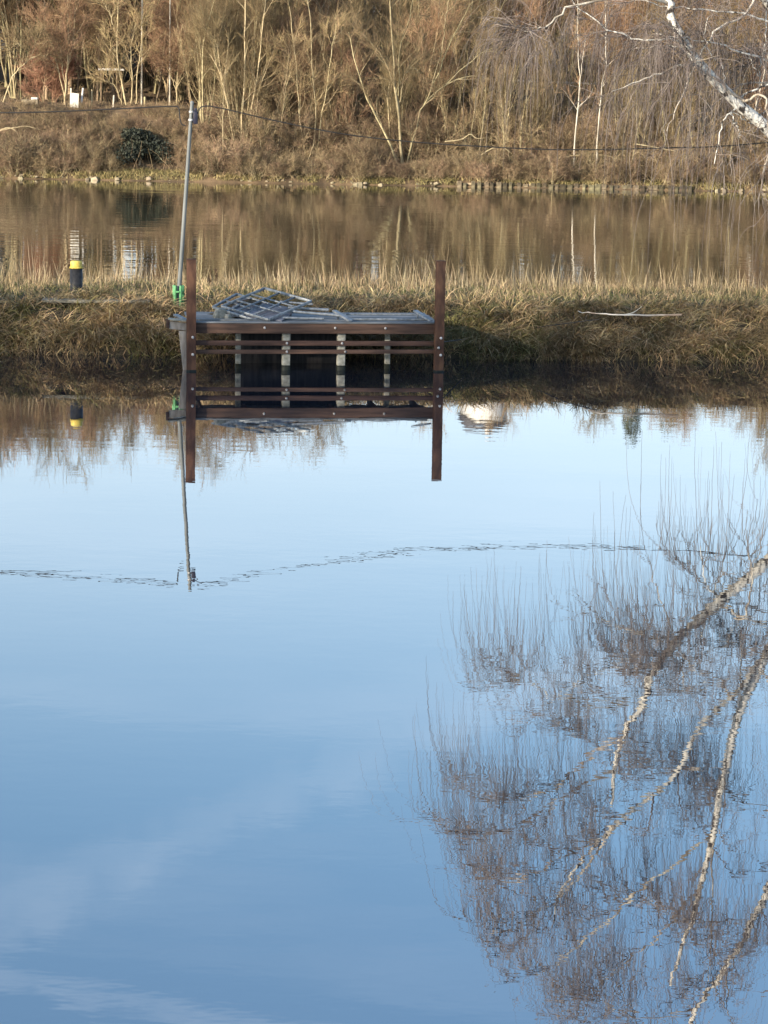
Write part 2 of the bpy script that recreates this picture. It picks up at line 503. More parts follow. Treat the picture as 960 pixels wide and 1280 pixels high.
# two tall steel posts (H sections)
for (x, top) in ((0, jz(328)), (JL, jz(328))):
    p = Geo()
    w = 0.29
    p.box((0, -0.11, top / 2 - 0.9), (w, 0.03, top + 1.8))
    p.box((0, 0.11, top / 2 - 0.9), (w, 0.03, top + 1.8))
    p.box((0, 0, top / 2 - 0.9), (0.03, 0.19, top + 1.8))
    po = p.build('post', M['rust'], jet, bevel=0.004)
    po.location = (x, 0, 0)
    po.rotation_euler = (0, math.radians(-0.25 if x == 0 else 0.1), 0)
    cp = Geo().box((0, 0, top + 0.012), (w + 0.02, 0.27, 0.024)); cp.build('post_cap', M['rust'], po, bevel=0.004)
    wf = Geo().box((0, 0, -0.38), (w + 0.014, 0.27, 0.86)).build('wet_foot', M['wet'], po); wf['label'] = 'dark wet foot of the post at the waterline'
    for i, (bx, bz) in enumerate([(0.04, jz(422)), (0.04, jz(443))] + ([(-0.03, jz(434))] if x else [])):
        b = Geo().lathe([(0.0, -0.02), (0.045, -0.02), (0.045, 0.012), (0.028, 0.03), (0, 0.03)], 10)
        bo = b.build('bolt', M['bolt'], po); bo.location = (bx, -0.135, bz); bo.rotation_euler = (PI / 2, 0, 0)
# front beams
DEP = 3.25
bm = Geo().box((JL / 2, 0.19, (ZD - 0.045 + jz(418)) / 2), (JL - 0.05, 0.12, ZD - 0.045 - jz(418)))
fb_ = bm.build('front_beam', M['redwood'], jet, bevel=0.008)
fb_['label'] = 'deep dark red front beam'
for x in (jx(418), jx(481), jx(330)):
    b = Geo().lathe([(0, -0.02), (0.04, -0.02), (0.04, 0.012), (0.025, 0.028), (0, 0.028)], 10).build('bolt', M['bolt'], fb_)
    b.location = (x, 0.128, jz(411)); b.rotation_euler = (PI / 2, 0, 0)
for (y0, y1, tilt) in ((427, 433, 0.0), (438, 443, -0.003)):
    r_ = Geo().box((0, 0, 0), (JL - 0.12, 0.09, (y1 - y0) * PXM)).build('rail', M['redwood'], jet, bevel=0.006)
    r_.location = (JL / 2, 0.2, jz((y0 + y1) / 2)); r_.rotation_euler = (0, tilt, 0)
    for x in (jx(358), jx(427)) if y0 == 427 else (jx(358), jx(431)):
        b = Geo().lathe([(0, -0.02), (0.042, -0.02), (0.042, 0.012), (0.025, 0.028), (0, 0.028)], 10).build('bolt', M['bolt'], r_)
        b.location = (x - JL / 2, -0.047, 0.0); b.rotation_euler = (PI / 2, 0, 0)
# legs
for (x, w, y) in ((jx(299), 0.16, 0.75), (jx(357.5), 0.24, 0.38), (jx(426.5), 0.24, 0.38), (jx(487), 0.17, 0.75)):
    l = Geo().box((0, 0, (ZD - 0.1) / 2 - 1.1), (w, w, ZD - 0.1 + 2.2)).build('leg', M['concrete'], jet, bevel=0.012)
    wf = Geo().box((0, 0, -0.3), (w + 0.012, w + 0.012, 0.92)).build('wet_foot', M['wet'], l); wf['label'] = 'dark wet foot of the leg at the waterline'
    l.location = (x, y, 0); l.rotation_euler = (0, random.uniform(-0.008, 0.008), random.uniform(-0.1, 0.1))
hw = Geo().box(((jx(305) + jx(436)) / 2, 2.3, ZD / 2 - 0.5), (jx(436) - jx(305), 0.1, ZD + 0.7)).build('shade_panel', M['undershade'], jet, bevel=0.01)  # added dark panel, paints the shadow behind the rails
# deck planks (run along the jetty), one mesh
dk = Geo()
npl = 15; pw = DEP / npl
for i in range(npl):
    x0 = -0.05 + random.uniform(-0.02, 0.02); x1 = JL + 0.0 + random.uniform(-0.02, 0.02)
    dk.box(((x0 + x1) / 2, 0.1 + pw * (i + 0.5), ZD - 0.02 + random.uniform(-0.006, 0.006)), (x1 - x0, pw - 0.012, 0.045))
dk.build('deck', M['deck'], jet, bevel=0.004)
jo = Geo()
for x in np.linspace(0.4, JL - 0.4, 6):
    jo.box((x, 0.3 + DEP / 2, ZD - 0.14), (0.1, DEP - 0.2, 0.18))
jo.build('joists', M['redwood'], jet)
# left overhang with end board and tapered prop
oh = Geo().box((-0.36, 0.36, jz(410)), (0.62, 0.1, 0.24), (0, 0.1, 0)).build('end_board', M['palewood'], jet, bevel=0.008)
oh2 = Geo().box((-0.72, 0.36, jz(407)), (0.1, 0.16, 0.26)).build('beam_end', M['redwood'], jet, bevel=0.008)
lp = Geo().box((-0.38, 0.35, jz(402.5)), (0.66, 0.34, 0.05), (0, 0.1, 0)).build('ledge_plank', M['concrete'], jet, bevel=0.006)
pr = Geo()
zt, zb = jz(416), -0.6
xa, xb, xc, xd = jx(224), jx(236), jx(235.5), jx(233)
v = []
for y in (0.3, 0.4):
    v += [(xa, y, zt), (xb, y, zt), (xc, y, zb), (xd - 0.02, y, zb)]
pr.add(v, [(0, 3, 2, 1), (4, 5, 6, 7), (0, 1, 5, 4), (1, 2, 6, 5), (2, 3, 7, 6), (3, 0, 4, 7)])
pr.build('prop', M['palewood'], jet, bevel=0.006)['label'] = 'pale tapered prop beside the left post'


def J(x, y, z):                                                    # jetty frame to world
    return JA + ju * x + jn * y + Vector((0, 0, z))


# ------------------------------------------------------------------ things lying on the deck
def quad_panel(P0, P1, P2, P3, nu, nv, r, name, label, cat, m, group=None):
    """grid of round bars between four world corners; frame bars thicker"""
    base = (P2.x, P2.y, P2.z)
    root = thing(name, label, cat, base, 0, group)
    o = Vector(base)
    fr = Geo(); br = Geo()
    c = [np.array(p - o) for p in (P0, P1, P2, P3)]
    def q(u, v): return c[0] * (1 - u) * (1 - v) + c[1] * u * (1 - v) + c[2] * u * v + c[3] * (1 - u) * v
    for a, b in ((c[0], c[1]), (c[1], c[2]), (c[2], c[3]), (c[3], c[0])):
        fr.bar(a, b, r * 2.4, r * 2.4)
    for i in range(1, nu):
        br.bar(q(i / nu, 0), q(i / nu, 1), r * 1.7, r * 1.7)
    for i in range(1, nv):
        br.bar(q(0, i / nv), q(1, i / nv), r * 1.7, r * 1.7)
    fr.build('frame', m, root, bevel=0.004)
    br.build('crossbars', m, root)
    return root


def jY(y): return J(2, y, 0).y


A0, A1, A2, A3 = at(331, 360.5, jY(2.9)), at(389, 376.5, jY(1.7)), at(336, 399.5, jY(0.35)), at(277, 383, jY(1.6))
quad_panel(A0, A1, A2, A3, 3, 3, 0.03, 'lattice_panel', 'grey steel lattice panel tilted up on top of the heap on the jetty', 'metal panel', M['galv'])
B0, B1, B2, B3 = at(296, 367, jY(2.8)), at(352, 383, jY(1.9)), at(318, 400, jY(0.5)), at(266, 384, jY(1.5))
B0.z -= 0.02; B1.z -= .05
quad_panel(B0, B1, B2, B3, 3, 2, 0.03, 'lattice_panel', 'grey steel lattice panel lying lower at the left of the jetty heap', 'metal panel', M['galv'])
# dark sheets under the lattice
def slab(pts, th, name, label, cat, m):
    o = Vector(pts[0]); g = Geo()
    v = [tuple(Vector(p) - o) for p in pts] + [tuple(Vector(p) - o - Vector((0, 0, th))) for p in pts]
    n = len(pts)
    g.add(v, [(0, 1, 2, 3), (7, 6, 5, 4)] + [(i, i + n, (i + 1) % n + n, (i + 1) % n) for i in range(n)])
    b = g.build(name, m, bevel=0.006); b.location = o
    return tag(b, label, cat)


slab([at(300, 371, jY(2.7)), at(372, 386, jY(1.8)), at(352, 400.5, jY(0.45)), at(282, 393, jY(1.1))], 0.05, 'roofing_sheet', 'dark grey sheet lying under the steel lattice panels', 'sheet', M['slate'])
# rubble heap, block
gp = Geo()
n = 26
pts = []
for j in range(9):
    for i in range(n):
        a = 2 * PI * i / n; t = j / 8
        rr = (1 - t) ** 0.8 * (1 + 0.15 * math.sin(3 * a + j) + 0.1 * random.uniform(-1, 1))
        pts.append((1.25 * rr * math.cos(a), 0.75 * rr * math.sin(a), 0.52 * t ** 0.8 + 0.03 * random.uniform(-1, 1) * (1 if 0 < j else 0)))
gp.add(pts, [(j * n + i, j * n + (i + 1) % n, (j + 1) * n + (i + 1) % n, (j + 1) * n + i) for j in range(8) for i in range(n)])
hp = gp.build('earth_heap', M['soil'], None, True)
hp.location = J(jx(318), 2.2, ZD)
tag(hp, 'low heap of earth and rubble under the steel panels on the jetty', 'earth heap')
sb = Geo()
w = on_z(281, 386, ZD + 0.15)
sb.box((0, 0, 0.12), (0.42, 0.3, 0.34), (0.2, 0.15, 0.4), 0.75); sb.box((0.3, -0.05, 0.03), (0.34, 0.25, 0.2), (0.1, -0.2, 0.9), 0.8)
o = sb.build('concrete_lump', M['concrete'], bevel=0.04); o.location = J(jx(278), 1.3, ZD + 0.03)
tag(o, 'broken pale lump of concrete at the left end of the jetty heap', 'concrete lump')


def tube_thing(name, label, a, b, r, m, group=None, flat=False):
    o = Vector(a); g = Geo()
    if flat:
        g.bar((0, 0, 0), Vector(b) - o, r * 3, r * 1.2)
    else:
        g.tubes(interp_line([(0, 0, 0), Vector(b) - o], 4), np.full(4, r), 10, True)
    ob = g.build(name, m, None, not flat, 0.003 if flat else 0); ob.location = o
    return tag(ob, label, 'steel tube' if not flat else 'plank', group)


tube_thing('steel_tube', 'upper short grey tube sticking out right from under the lattice', at(350, 377, jY(1.9)), at(391, 380.5, jY(1.8)), 0.035, M['galv'])
tube_thing('steel_tube', 'thick pale grey tube lying at the right end of the jetty heap', at(360, 384.5, jY(1.6)), at(411, 387.5, jY(1.6)), 0.05, M['galv'])
tube_thing('steel_tube', 'long grey tube sloping down to the right from the jetty heap', at(362, 389, jY(1.1)), at(425, 394.5, jY(1.0)), 0.045, M['galv'])
tube_thing('steel_tube', 'grey tube lying at the front edge of the deck below the heap', at(352, 397.0, jY(0.75)), at(405, 398.5, jY(0.75)), 0.04, M['galv'])
tube_thing('plank', 'grey board lying along the deck left of the heap', J(jx(246), 0.5, ZD + 0.03), J(jx(342), 0.52, ZD + 0.03), 0.05, M['deck'], None, True)
tube_thing('plank', 'weathered grey board slanting on the overhang left of the left post', at(219, 393.5, jY(0.8)), at(236, 401.5, jY(0.3)), 0.05, M['galv'], None, True)
# low frame lying on the right of the deck
fr0 = J(jx(437), 0.5, ZD + 0.015)
lf = thing('rail_frame', 'low grey tube frame with two tilted end plates lying on the right of the deck', 'metal frame', fr0, JRZ)
X1 = jx(532) - jx(437)
Geo().tubes(interp_line([(0, 0.9, 0.12), (X1, 0.9, 0.12)], 4), np.full(4, 0.03), 8, True).build('back_tube', M['galv'], lf, True)
Geo().tubes(interp_line([(-0.1, 0, 0.05), (X1 + 0.15, 0, 0.05)], 4), np.full(4, 0.04), 8, True).build('front_tube', M['galv'], lf, True)
for px in (418, 519):
    a = at(px, 388.5, jY(1.5)) ; b = at(px + 20, 401, jY(0.5))
    inv = (Matrix.Translation(fr0) @ Matrix.Rotation(JRZ, 4, 'Z')).inverted()
    Geo().bar(inv @ a, inv @ b, 0.16, 0.06).build('end_plate', M['galv'], lf, bevel=0.006)
    Geo().bar(inv @ J(jx(px + 7), 1.0, ZD), inv @ J(jx(px + 7), 1.0, ZD + 0.22), 0.05, 0.05).build('stub', M['galv'], lf)

# ------------------------------------------------------------------ pole and cables
YP = on_z(225, 436).y
pb0 = at(223, 376, YP); pt0 = at(240, 129, YP)
zg = float(spit_z(pb0.x, YP))
pole = thing('utility_pole', 'leaning grey pole carrying the overhead cable, standing in a green bracket behind the jetty', 'pole', (pb0.x, YP, zg))
o = Vector((pb0.x, YP, zg))
top = pt0 - o
b0 = Vector((0, 0, -0.3))
def onpole(py): return at(223 + (376 - py) * 17 / 247, py, YP) - o
Pp = interp_line([b0, onpole(376), onpole(300), onpole(220), onpole(129)], 14)
Geo().tubes(Pp, np.interp(np.arange(14), [0, 13], [0.078, 0.058]), 16, True).build('shaft', M['polegrey'], pole, True)
c = onpole(129); Geo().lathe([(0.06, -0.02), (0.066, 0.02), (0.04, 0.07), (0, 0.08)], 14, c).build('cap', M['polegrey'], pole, True)
for py in (140, 150):
    c = onpole(py)
    Geo().lathe([(0.07, -0.04), (0.085, -0.04), (0.085, 0.04), (0.07, 0.04)], 16, c).build('clamp', M['bolt'], pole)
c = onpole(147)
bx = Geo().box((c.x + 0.15, c.y, c.z), (0.14, 0.16, 0.42)).build('cable_box', M['darkbox'], pole, bevel=0.02)
Geo().box((c.x + 0.15, c.y, c.z + 0.26), (0.09, 0.09, 0.1)).build('cable_gland', M['darkbox'], bx, bevel=0.01)
for i in range(5):
    a = 2 * PI * i / 5 + 0.3
    x, y = 0.155 * math.cos(a), 0.155 * math.sin(a)
    Geo().box((x, y, 0.34), (0.08, 0.08, 0.8), (0.03 * math.sin(a), -0.03 * math.cos(a), a)).build('base_stake', M['green'], pole, bevel=0.008)
Geo().lathe([(0.13, 0.5), (0.19, 0.5), (0.19, 0.56), (0.13, 0.56)], 16).build('base_collar', M['green'], pole)


def cable(name, label, pts, r, m=None):
    o = Vector(pts[0])
    P = interp_line([p - o for p in pts], 12 * len(pts))
    ob = Geo().tubes(P, np.full(len(P), r), 6).build(name, m or M['cable'], None, True)
    ob.location = o
    return tag(ob, label, 'cable')


YC = YP
cable('overhead_cable', 'black overhead cable running from the pole top to the left edge', [at(232, 157, YC), at(227, 155, YC), at(224.5, 146, YC), at(223, 135, YC), at(212, 133, YC), at(150, 136, YC), at(70, 139.5, YC), at(0, 141, YC), at(-120, 140, YC + .3), at(-700, 60, YC + 2)], 0.022)
cable('overhead_cable', 'black overhead cable sagging from the pole top across to the birch on the right', [at(245, 148, YC), at(248, 139, YC), at(254, 133, YC), at(275, 135, YC), at(340, 150, YC + .2), at(420, 166, YC + .5), at(500, 176, YC + .8), at(600, 183, YC + 1.2), at(700, 187, YC + 1.5), at(830, 185, YC + 1.8), at(960, 178, YC + 2), at(1300, 140, YC + 3), at(1800, 40, YC + 5)], 0.02)

# ------------------------------------------------------------------ bollard, slab, branch, rope on the spit
YB = on_z(95, 430).y
bb = at(95.5, 369, YB); zb_ = float(spit_z(bb.x, YB))
pxm = at(96, 369, YB).x - at(95, 369, YB).x
zt = at(95.5, 326, YB).z
bo = thing('bollard', 'black steel mooring bollard with a yellow cap on the left of the spit', 'bollard', (bb.x, YB, zb_))
hb = zt - zb_
Geo().lathe([(0.215, -0.1), (0.215, hb - 0.24), (0.2, hb - 0.24)], 28).build('tube', M['black'], bo, True)
Geo().lathe([(0.2, hb - 0.25), (0.235, hb - 0.25), (0.235, hb - 0.2), (0.2, hb - 0.2)], 28).build('rim', M['yellow'], bo, False)
Geo().lathe([(0.2, hb - 0.205), (0.2, hb - 0.03), (0.17, hb), (0, hb + 0.005)], 28).build('cap', M['yellow'], bo, True)
sl = Geo().box((0, 0, 0), (3.6, 0.9, 0.1)).build('concrete_slab', M['slabgrey'], bevel=0.02)
p = on_z(120, 372, 1.72); sl.location = (p.x, p.y + 0.2, 1.6); sl.rotation_euler = (0, 0, SL)
tag(sl, 'long low concrete slab in the grass at the foot of the bollard', 'slab')

fbp = [on_z(722, 391, 1.5), on_z(750, 392.5, 1.6), on_z(790, 394, 1.6), on_z(852, 394.5, 1.62)]
o = Vector(fbp[0]); fbr = thing('fallen_branch', 'pale fallen birch branch lying on the grass bank at the right', 'branch', o)
P = interp_line([p - o + Vector((0, -0.22, 0.04)) for p in fbp], 14); P += rng.normal(size=P.shape) * 0.03
Geo().tubes(P, np.interp(np.arange(14), [0, 13], [0.012, 0.036]), 8, True).build('stem', M['birchbranch'], fbr, True)
Geo().tubes(interp_line([P[8], P[8] + (0.3, 0, 0.1), P[8] + (0.55, -.05, 0.3)], 6), np.linspace(0.022, 0.006, 6), 6).build('side_twig', M['bark_white'], fbr, True)
cable('rope', 'dark rope hanging along the grass bank right of the jetty', [J(JL + 0.1, 0.1, jz(428)), on_z(600, 421, 0.55), on_z(660, 411, 0.95), on_z(710, 404, 1.3), on_z(750, 399, 1.5)], 0.018)

# ------------------------------------------------------------------ grass on the spit
def blades(g, base, length, lean, droop, width, az=None, k=5):
    n = len(base)
    az = rng.uniform(0, 2 * PI, n) if az is None else az
    d = np.stack([np.cos(az), np.sin(az), np.zeros(n)], 1)
    t = np.linspace(0, 1, k)
    horiz = lean[:, None] * t + droop[:, None] * t ** 2 * 0.8
    vert = t * np.sqrt(np.maximum(1 - lean[:, None] ** 2, 0.05)) - droop[:, None] * t ** 2 * 0.75
    P = base[:, None] + length[:, None, None] * (horiz[..., None] * d[:, None] + vert[..., None] * np.array([0, 0, 1]))
    P += (rng.normal(size=P.shape) * 0.012 * t[None, :, None])
    sa = rng.uniform(0, 2 * PI, n)
    side = norm(np.stack([np.cos(sa), np.sin(sa), 0.2 * rng.normal(size=n)], 1))
    W = width[:, None] * np.array([1, 1, 0.85, 0.6, 0.12])[None, :k]
    g.ribbons(P, W, side)


def spit_pts(n, x0, x1, v0, v1):
    X = rng.uniform(x0, x1, n); V = rng.uniform(v0, v1, n)
    Y = S0 + SL * X + V
    return np.stack([X, Y, spit_z(X, Y)], 1)


XL, XR = -20, 22
JX0, JX1 = JA.x, JB.x


def deckmask(p):
    """keep grass off the deck, out from under it and off the pole"""
    q = p - np.array(JA)
    lx = q @ np.array(ju); ly = q @ np.array(jn)
    near = np.hypot(p[:, 0] - pb0.x, p[:, 1] - YP + 0.35) < 0.62
    return ~near & ~((lx > -0.9) & (lx < JL + 0.1) & (ly < DEP + 0.3))


# sedge tussocks drooping over the front bank
g1 = Geo(); g2 = Geo()
cen = np.vstack([spit_pts(470, XL, XR, 0.12, 0.8), spit_pts(330, XL, XR, 0.8, 2.7)])
for c in cen:
    inJ = not deckmask(np.array([[c[0], c[1], 0]]))[0]
    n = int(rng.integers(45, 120))
    rad = rng.uniform(0.15, 0.38)
    off = rng.normal(size=(n, 2)) * rad * 0.6
    b = np.stack([c[0] + off[:, 0], c[1] + off[:, 1], np.zeros(n)], 1)
    b[:, 2] = spit_z(b[:, 0], b[:, 1]) - 0.02
    az = np.arctan2(off[:, 1] - 0.12, off[:, 0]) + rng.normal(size=n) * 0.6
    if rng.random() < 0.75: az = az * 0.4 + (-PI / 2 + rng.normal() * 0.35) * 0.6 + rng.normal(size=n) * 0.25
    ln = rng.uniform(0.5, 1.15, n) * rng.uniform(0.55, 1.15) * (0.45 if inJ else 1)
    gg = g2 if (rng.random() < 0.1 or (JX1 < c[0] < JX1 + 3.5 and rng.random() < 0.4)) else g1
    blades(gg, b, ln, rng.uniform(0.15, 0.6, n), rng.uniform(0.4, 1.15, n), rng.uniform(0.007, 0.017, n), az)
stuff(g1.build('dry_sedge', M['sedge']), 'dry brown sedge tussocks drooping over the bank to the water', 'sedge')
stuff(g2.build('green_sedge', M['sedgegreen']), 'greener sedge clumps mixed into the bank right of the jetty', 'sedge')
# short grass on the top
g = Geo()
p = spit_pts(26000, XL, XR, 1.4, 8.5); p = p[deckmask(p)]
n = len(p)
blades(g, p, rng.uniform(0.08, 0.3, n), rng.uniform(0.05, 0.6, n), rng.uniform(0.1, 0.8, n), rng.uniform(0.006, 0.012, n))
stuff(g.build('short_grass', M['grass']), 'short green grass on the top of the spit', 'grass')
# dry matted grass on the top
g = Geo()
p = spit_pts(20000, XL, XR, 1.8, 9.5); p = p[deckmask(p)]
n = len(p)
blades(g, p, rng.uniform(0.2, 0.6, n) * np.clip(0.9 + 0.6 * wob(p[:, 0], p[:, 1], 1.7, 9), 0.3, 1.9), rng.uniform(0.05, 0.6, n), rng.uniform(0.1, 0.8, n), rng.uniform(0.006, 0.013, n))
stuff(g.build('dry_grass', M['sedge']), 'dry tawny grass matted over the top of the spit', 'grass')
# upright reeds along the back
g = Geo()
p = spit_pts(8500, XL, XR, 6.0, 10.2)
px = 480 + p[:, 0] / 97 * F * 0.985
hm = np.interp(px, [-100, 0, 50, 75, 130, 150, 200, 260, 330, 420, 470, 555, 600, 660, 720, 790, 850, 900, 960, 1100],
               [1.1, 1.15, 1.2, 0.75, 0.8, 1.15, 0.9, 0.75, 0.7, 0.95, 1.0, 1.15, 1.3, 1.15, 0.8, 0.65, 0.85, 0.95, 0.7, 0.9])
clump = 0.05 + 0.9 * np.clip(wob(p[:, 0], p[:, 1], 1.9, 4) * 0.6 + 0.5, 0, 1)
keep = rng.random(len(p)) < clump
hm = hm * np.clip(0.75 + 0.4 * wob(p[:, 0], p[:, 1] * 0.6, 1.3, 7) + 0.25 * rng.normal(size=len(p)), 0.25, 1.7)
p = p[keep]; hm = hm[keep]; n = len(p)
blades(g, p, hm * rng.uniform(0.45, 1.25, n) * 0.95, rng.uniform(0.0, 0.22, n), rng.uniform(0.0, 0.3, n) ** 1.5, rng.uniform(0.005, 0.010, n))
p = spit_pts(800, XL, XR, 4.0, 8.0); p = p[deckmask(p)]; n = len(p)
blades(g, p, rng.uniform(0.6, 1.4, n), rng.uniform(0.0, 0.25, n), rng.uniform(0.0, 0.3, n), rng.uniform(0.005, 0.009, n))
stuff(g.build('reeds', M['straw']), 'upright pale straw reeds along the back edge of the spit', 'reeds')
# dead dock stalks
for (px, y0, y1) in ((446, 372, 318), (452, 374, 330), (378, 366, 340), (272, 376, 336), (262, 378, 345)):
    YY = S0 + 6
    a = at(px, y0, YY); a.z = float(spit_z(a.x, YY)); b = at(px + random.uniform(-3, 3), y1, YY)
    d = thing('dead_stalk', 'dark dead dock stalk standing among the pale reeds', 'plant', a, 0, 'dark dead stalks among the reeds')
    b = b - a
    Geo().tubes(interp_line([(0, 0, -0.05), b * 0.5 + Vector((0.02, 0, 0)), b], 7), np.linspace(0.014, 0.006, 7), 5).build('stem', M['dock'], d)
    s = Geo(); leaf_cloud(s, [b * t for t in np.linspace(0.55, 1, 14)], (0.06, 0.06, 0.05), 160, 0.02); s.build('seed_head', M['dock'], d)

# ------------------------------------------------------------------ birch on the spit (right)
YT = S0 + 3.6
tb = at(1085, 380, YT); tbz = float(spit_z(tb.x, YT))
birch = thing('birch_tree', 'large weeping birch with white leaning limbs at the right edge of the spit', 'tree', (tb.x, YT, tbz))
O = Vector((tb.x, YT, tbz))
limbs = []            # (points world, r0, r1)


def RP(*pts):
    return [refl(x, y, YT + dy) for x, y, dy in pts]


fork = at(1062, 270, YT)
L1 = [fork] + [at(960, 162, YT - 1.0), at(905, 112, YT - 1.3), at(862, 66, YT - 1.5), at(838, 20, YT - 1.6)] + RP((808, 868, -1.6), (780, 920, -1.8), (768, 960, -2), (765, 1010, -2))
limbs.append((L1, 0.22, 0.05))
fork2 = at(1050, 225, YT)
L2 = [fork2] + RP((985, 770, .2), (950, 830, .5), (925, 890, .6), (908, 955, .8), (893, 1040, 1), (876, 1110, 1.2), (850, 1190, 1.2), (838, 1235, 1.3))
limbs.append((L2, 0.24, 0.045))
L3 = [fork2 + Vector((0.2, 0, 0.6))] + RP((1040, 860, 1.5), (1010, 1000, 2), (965, 1105, 2.2), (940, 1150, 2.2), (910, 1205, 2.3), (870, 1262, 2.4), (840, 1330, 2.5))
limbs.append((L3, 0.22, 0.055))
L4 = RP((960, 812, .5), (925, 860, 0), (880, 905, -.8), (830, 985, -1.4), (770, 1030, -1.8), (710, 1100, -2.2), (692, 1150, -2.4))
limbs.append((L4, 0.12, 0.03))
TR = [O + Vector((0.1, 0, -0.4)), O + Vector((0.0, 0, 0.8)), at(1072, 330, YT), fork, fork2, fork2 + Vector((0.2, 0, 0.6))]
trunk = [(TR, 0.42, 0.27)]
# right-hand stems outside the picture
limbs.append(([fork2 + Vector((0.2, 0, 0.6))] + [O + Vector((1.5, 0.5, 9)), O + Vector((2.2, 0.4, 14)), O + Vector((2.6, 0, 20)), O + Vector((2.4, 0, 25))], 0.28, 0.06))
limbs.append(([fork + Vector((.1, 0, .6)), O + Vector((2.2, -0.8, 6)), O + Vector((3.8, -1.4, 9)), O + Vector((5, -1.5, 13))], 0.2, 0.05))
# secondary branches (reflection guides)
sec = [
    ([(905, 756, -1.3), (840, 800, -2), (790, 790, -2.6), (745, 775, -3)], 0.07),
    ([(808, 868, -1.6), (760, 880, -2.4), (690, 870, -3), (660, 850, -3.4), (635, 845, -3.5)], 0.07),
    ([(780, 920, -1.8), (730, 950, -1), (690, 985, -.4), (650, 1000, 0), (605, 1000, .3)], 0.08),
    ([(768, 960, -2), (700, 1000, -2.8), (635, 1040, -3.3), (585, 1045, -3.6)], 0.06),
    ([(830, 985, -1.4), (760, 1040, -.6), (690, 1080, 0), (635, 1100, .4), (588, 1085, .6)], 0.07),
    ([(770, 1030, -1.8), (720, 1100, -2.6), (660, 1150, -3), (612, 1165, -3.2)], 0.06),
    ([(893, 1040, 1), (830, 1090, .4), (760, 1150, 0), (700, 1200, -.4), (670, 1215, -.6)], 0.07),
    ([(876, 1110, 1.2), (810, 1180, 1.6), (750, 1230, 2), (715, 1262, 2.2)], 0.05),
    ([(893, 1045, 1), (890, 1120, .2), (888, 1180, -.2), (885, 1225, -.4)], 0.045),
    ([(908, 955, .8), (860, 960, 1.6), (800, 950, 2.3), (740, 930, 2.8), (690, 905, 3)], 0.07),
    ([(925, 890, .6), (900, 850, -.5), (860, 830, -1.2), (830, 760, -1.6), (815, 720, -1.7)], 0.06),
    ([(985, 770, .2), (940, 760, 1.4), (890, 740, 2.4), (860, 700, 2.8)], 0.07),
    ([(1010, 1000, 2), (960, 1010, 3), (900, 990, 3.6), (860, 960, 3.9)], 0.07),
    ([(940, 1150, 2.2), (900, 1150, 1.6), (850, 1150, 1.2), (800, 1120, .8)], 0.05),
    ([(870, 1262, 2.4), (820, 1270, 1.8), (770, 1260, 1.4), (730, 1230, 1.2)], 0.05),
    ([(950, 830, .5), (985, 900, -1.2), (1010, 980, -2.2), (1020, 1060, -2.6)], 0.06),
    ([(1040, 860, 1.5), (1080, 950, 2.6), (1110, 1020, 3), (1130, 1060, 3)], 0.07),
    ([(905, 756, -1.3), (930, 770, -2.6), (940, 720, -3.4), (935, 690, -3.6)], 0.06),
]
seclines = [(RP(*pts), r, 0.015) for pts, r in sec]
# thin white branches seen directly at the top right
thin = [
    ([(868, 62, -1.5), (850, 50, -1.8), (815, 52, -2.0), (795, 48, -2.2), (757, 35, -2.5), (730, 15, -2.6), (706, -8, -2.7)], 0.05),
    ([(965, 78, -.2), (930, 66, -.8), (895, 55, -1.2), (862, 48, -1.7), (835, 45, -1.9), (815, 40, -2.0)], 0.045),
    ([(1000, 60, 0), (960, 28, -.4), (925, 17, -.8), (880, 11, -1.2), (835, 8, -1.6), (800, 0, -1.9)], 0.05),
    ([(990, 95, -.6), (958, 106, -.9), (930, 119, -1.1), (915, 138, -1.3), (906, 152, -1.5), (899, 180, -1.7), (893, 205, -1.8)], 0.05),
    ([(915, 138, -1.3), (916, 150, -1.2), (923, 162, -1.1), (925, 172, -1.1)], 0.03),
    ([(865, 70, -1.5), (845, 58, -1.6), (825, 58, -1.7), (795, 60, -1.8)], 0.035),
    ([(958, -30, .3), (957, 20, .2), (956, 60, .1), (950, 85, 0), (948, 112, 0)], 0.035),
    ([(948, 95, 0), (938, 75, -.4), (927, 60, -.7)], 0.02),
    ([(905, 110, -1.3), (902, 88, -1.5), (890, 68, -1.7), (880, 53, -1.8), (885, 22, -1.8)], 0.03),
    ([(953, 70, 0), (962, 55, .2), (975, 40, .3)], 0.02),
    ([(915, 140, -1.0), (940, 152, -.6), (960, 138, -.3), (985, 132, 0)], 0.025),
]
thinl = [([at(x, y, YT + dy) for x, y, dy in pts], r, 0.012) for pts, r in thin]


def loc(pts): return [Vector(p) - O for p in pts]


tg = Geo()
K = 22
for pts, r0, r1 in trunk:
    P = interp_line(loc(pts), K)
    tg.tubes(P, np.linspace(r0, r1, K), 14)
tg.build('trunk', M['birch'], birch, True)
lines = []
for pts, r0, r1 in limbs:
    P = interp_line(loc(pts), K); P[2:-1] += rng.normal(size=(K - 3, 3)) * 0.03
    R = np.linspace(r0, r1, K)
    lg = Geo(); lg.tubes(P, R, 12); lg.build('limb', M['birch'], birch, True)
    lines.append((P, R))
bg = Geo(); sg_ = Geo()
for kk, (pts, r0, r1) in enumerate(seclines + thinl):
    P = interp_line(loc(pts), K); P[1:-1] += rng.normal(size=(K - 2, 3)) * 0.035
    R = np.linspace(r0 * 0.8, r1, K)
    (sg_ if kk < len(seclines) else bg).tubes(P, R, 7)
    lines.append((P, R))
bg.build('white_branches', M['birch'], birch, True); sg_.build('side_branches', M['birchbranch'], birch, True)
PL = np.stack([a for a, b in lines]); RL = np.stack([b for a, b in lines])
fine = Geo(); tw = Geo()
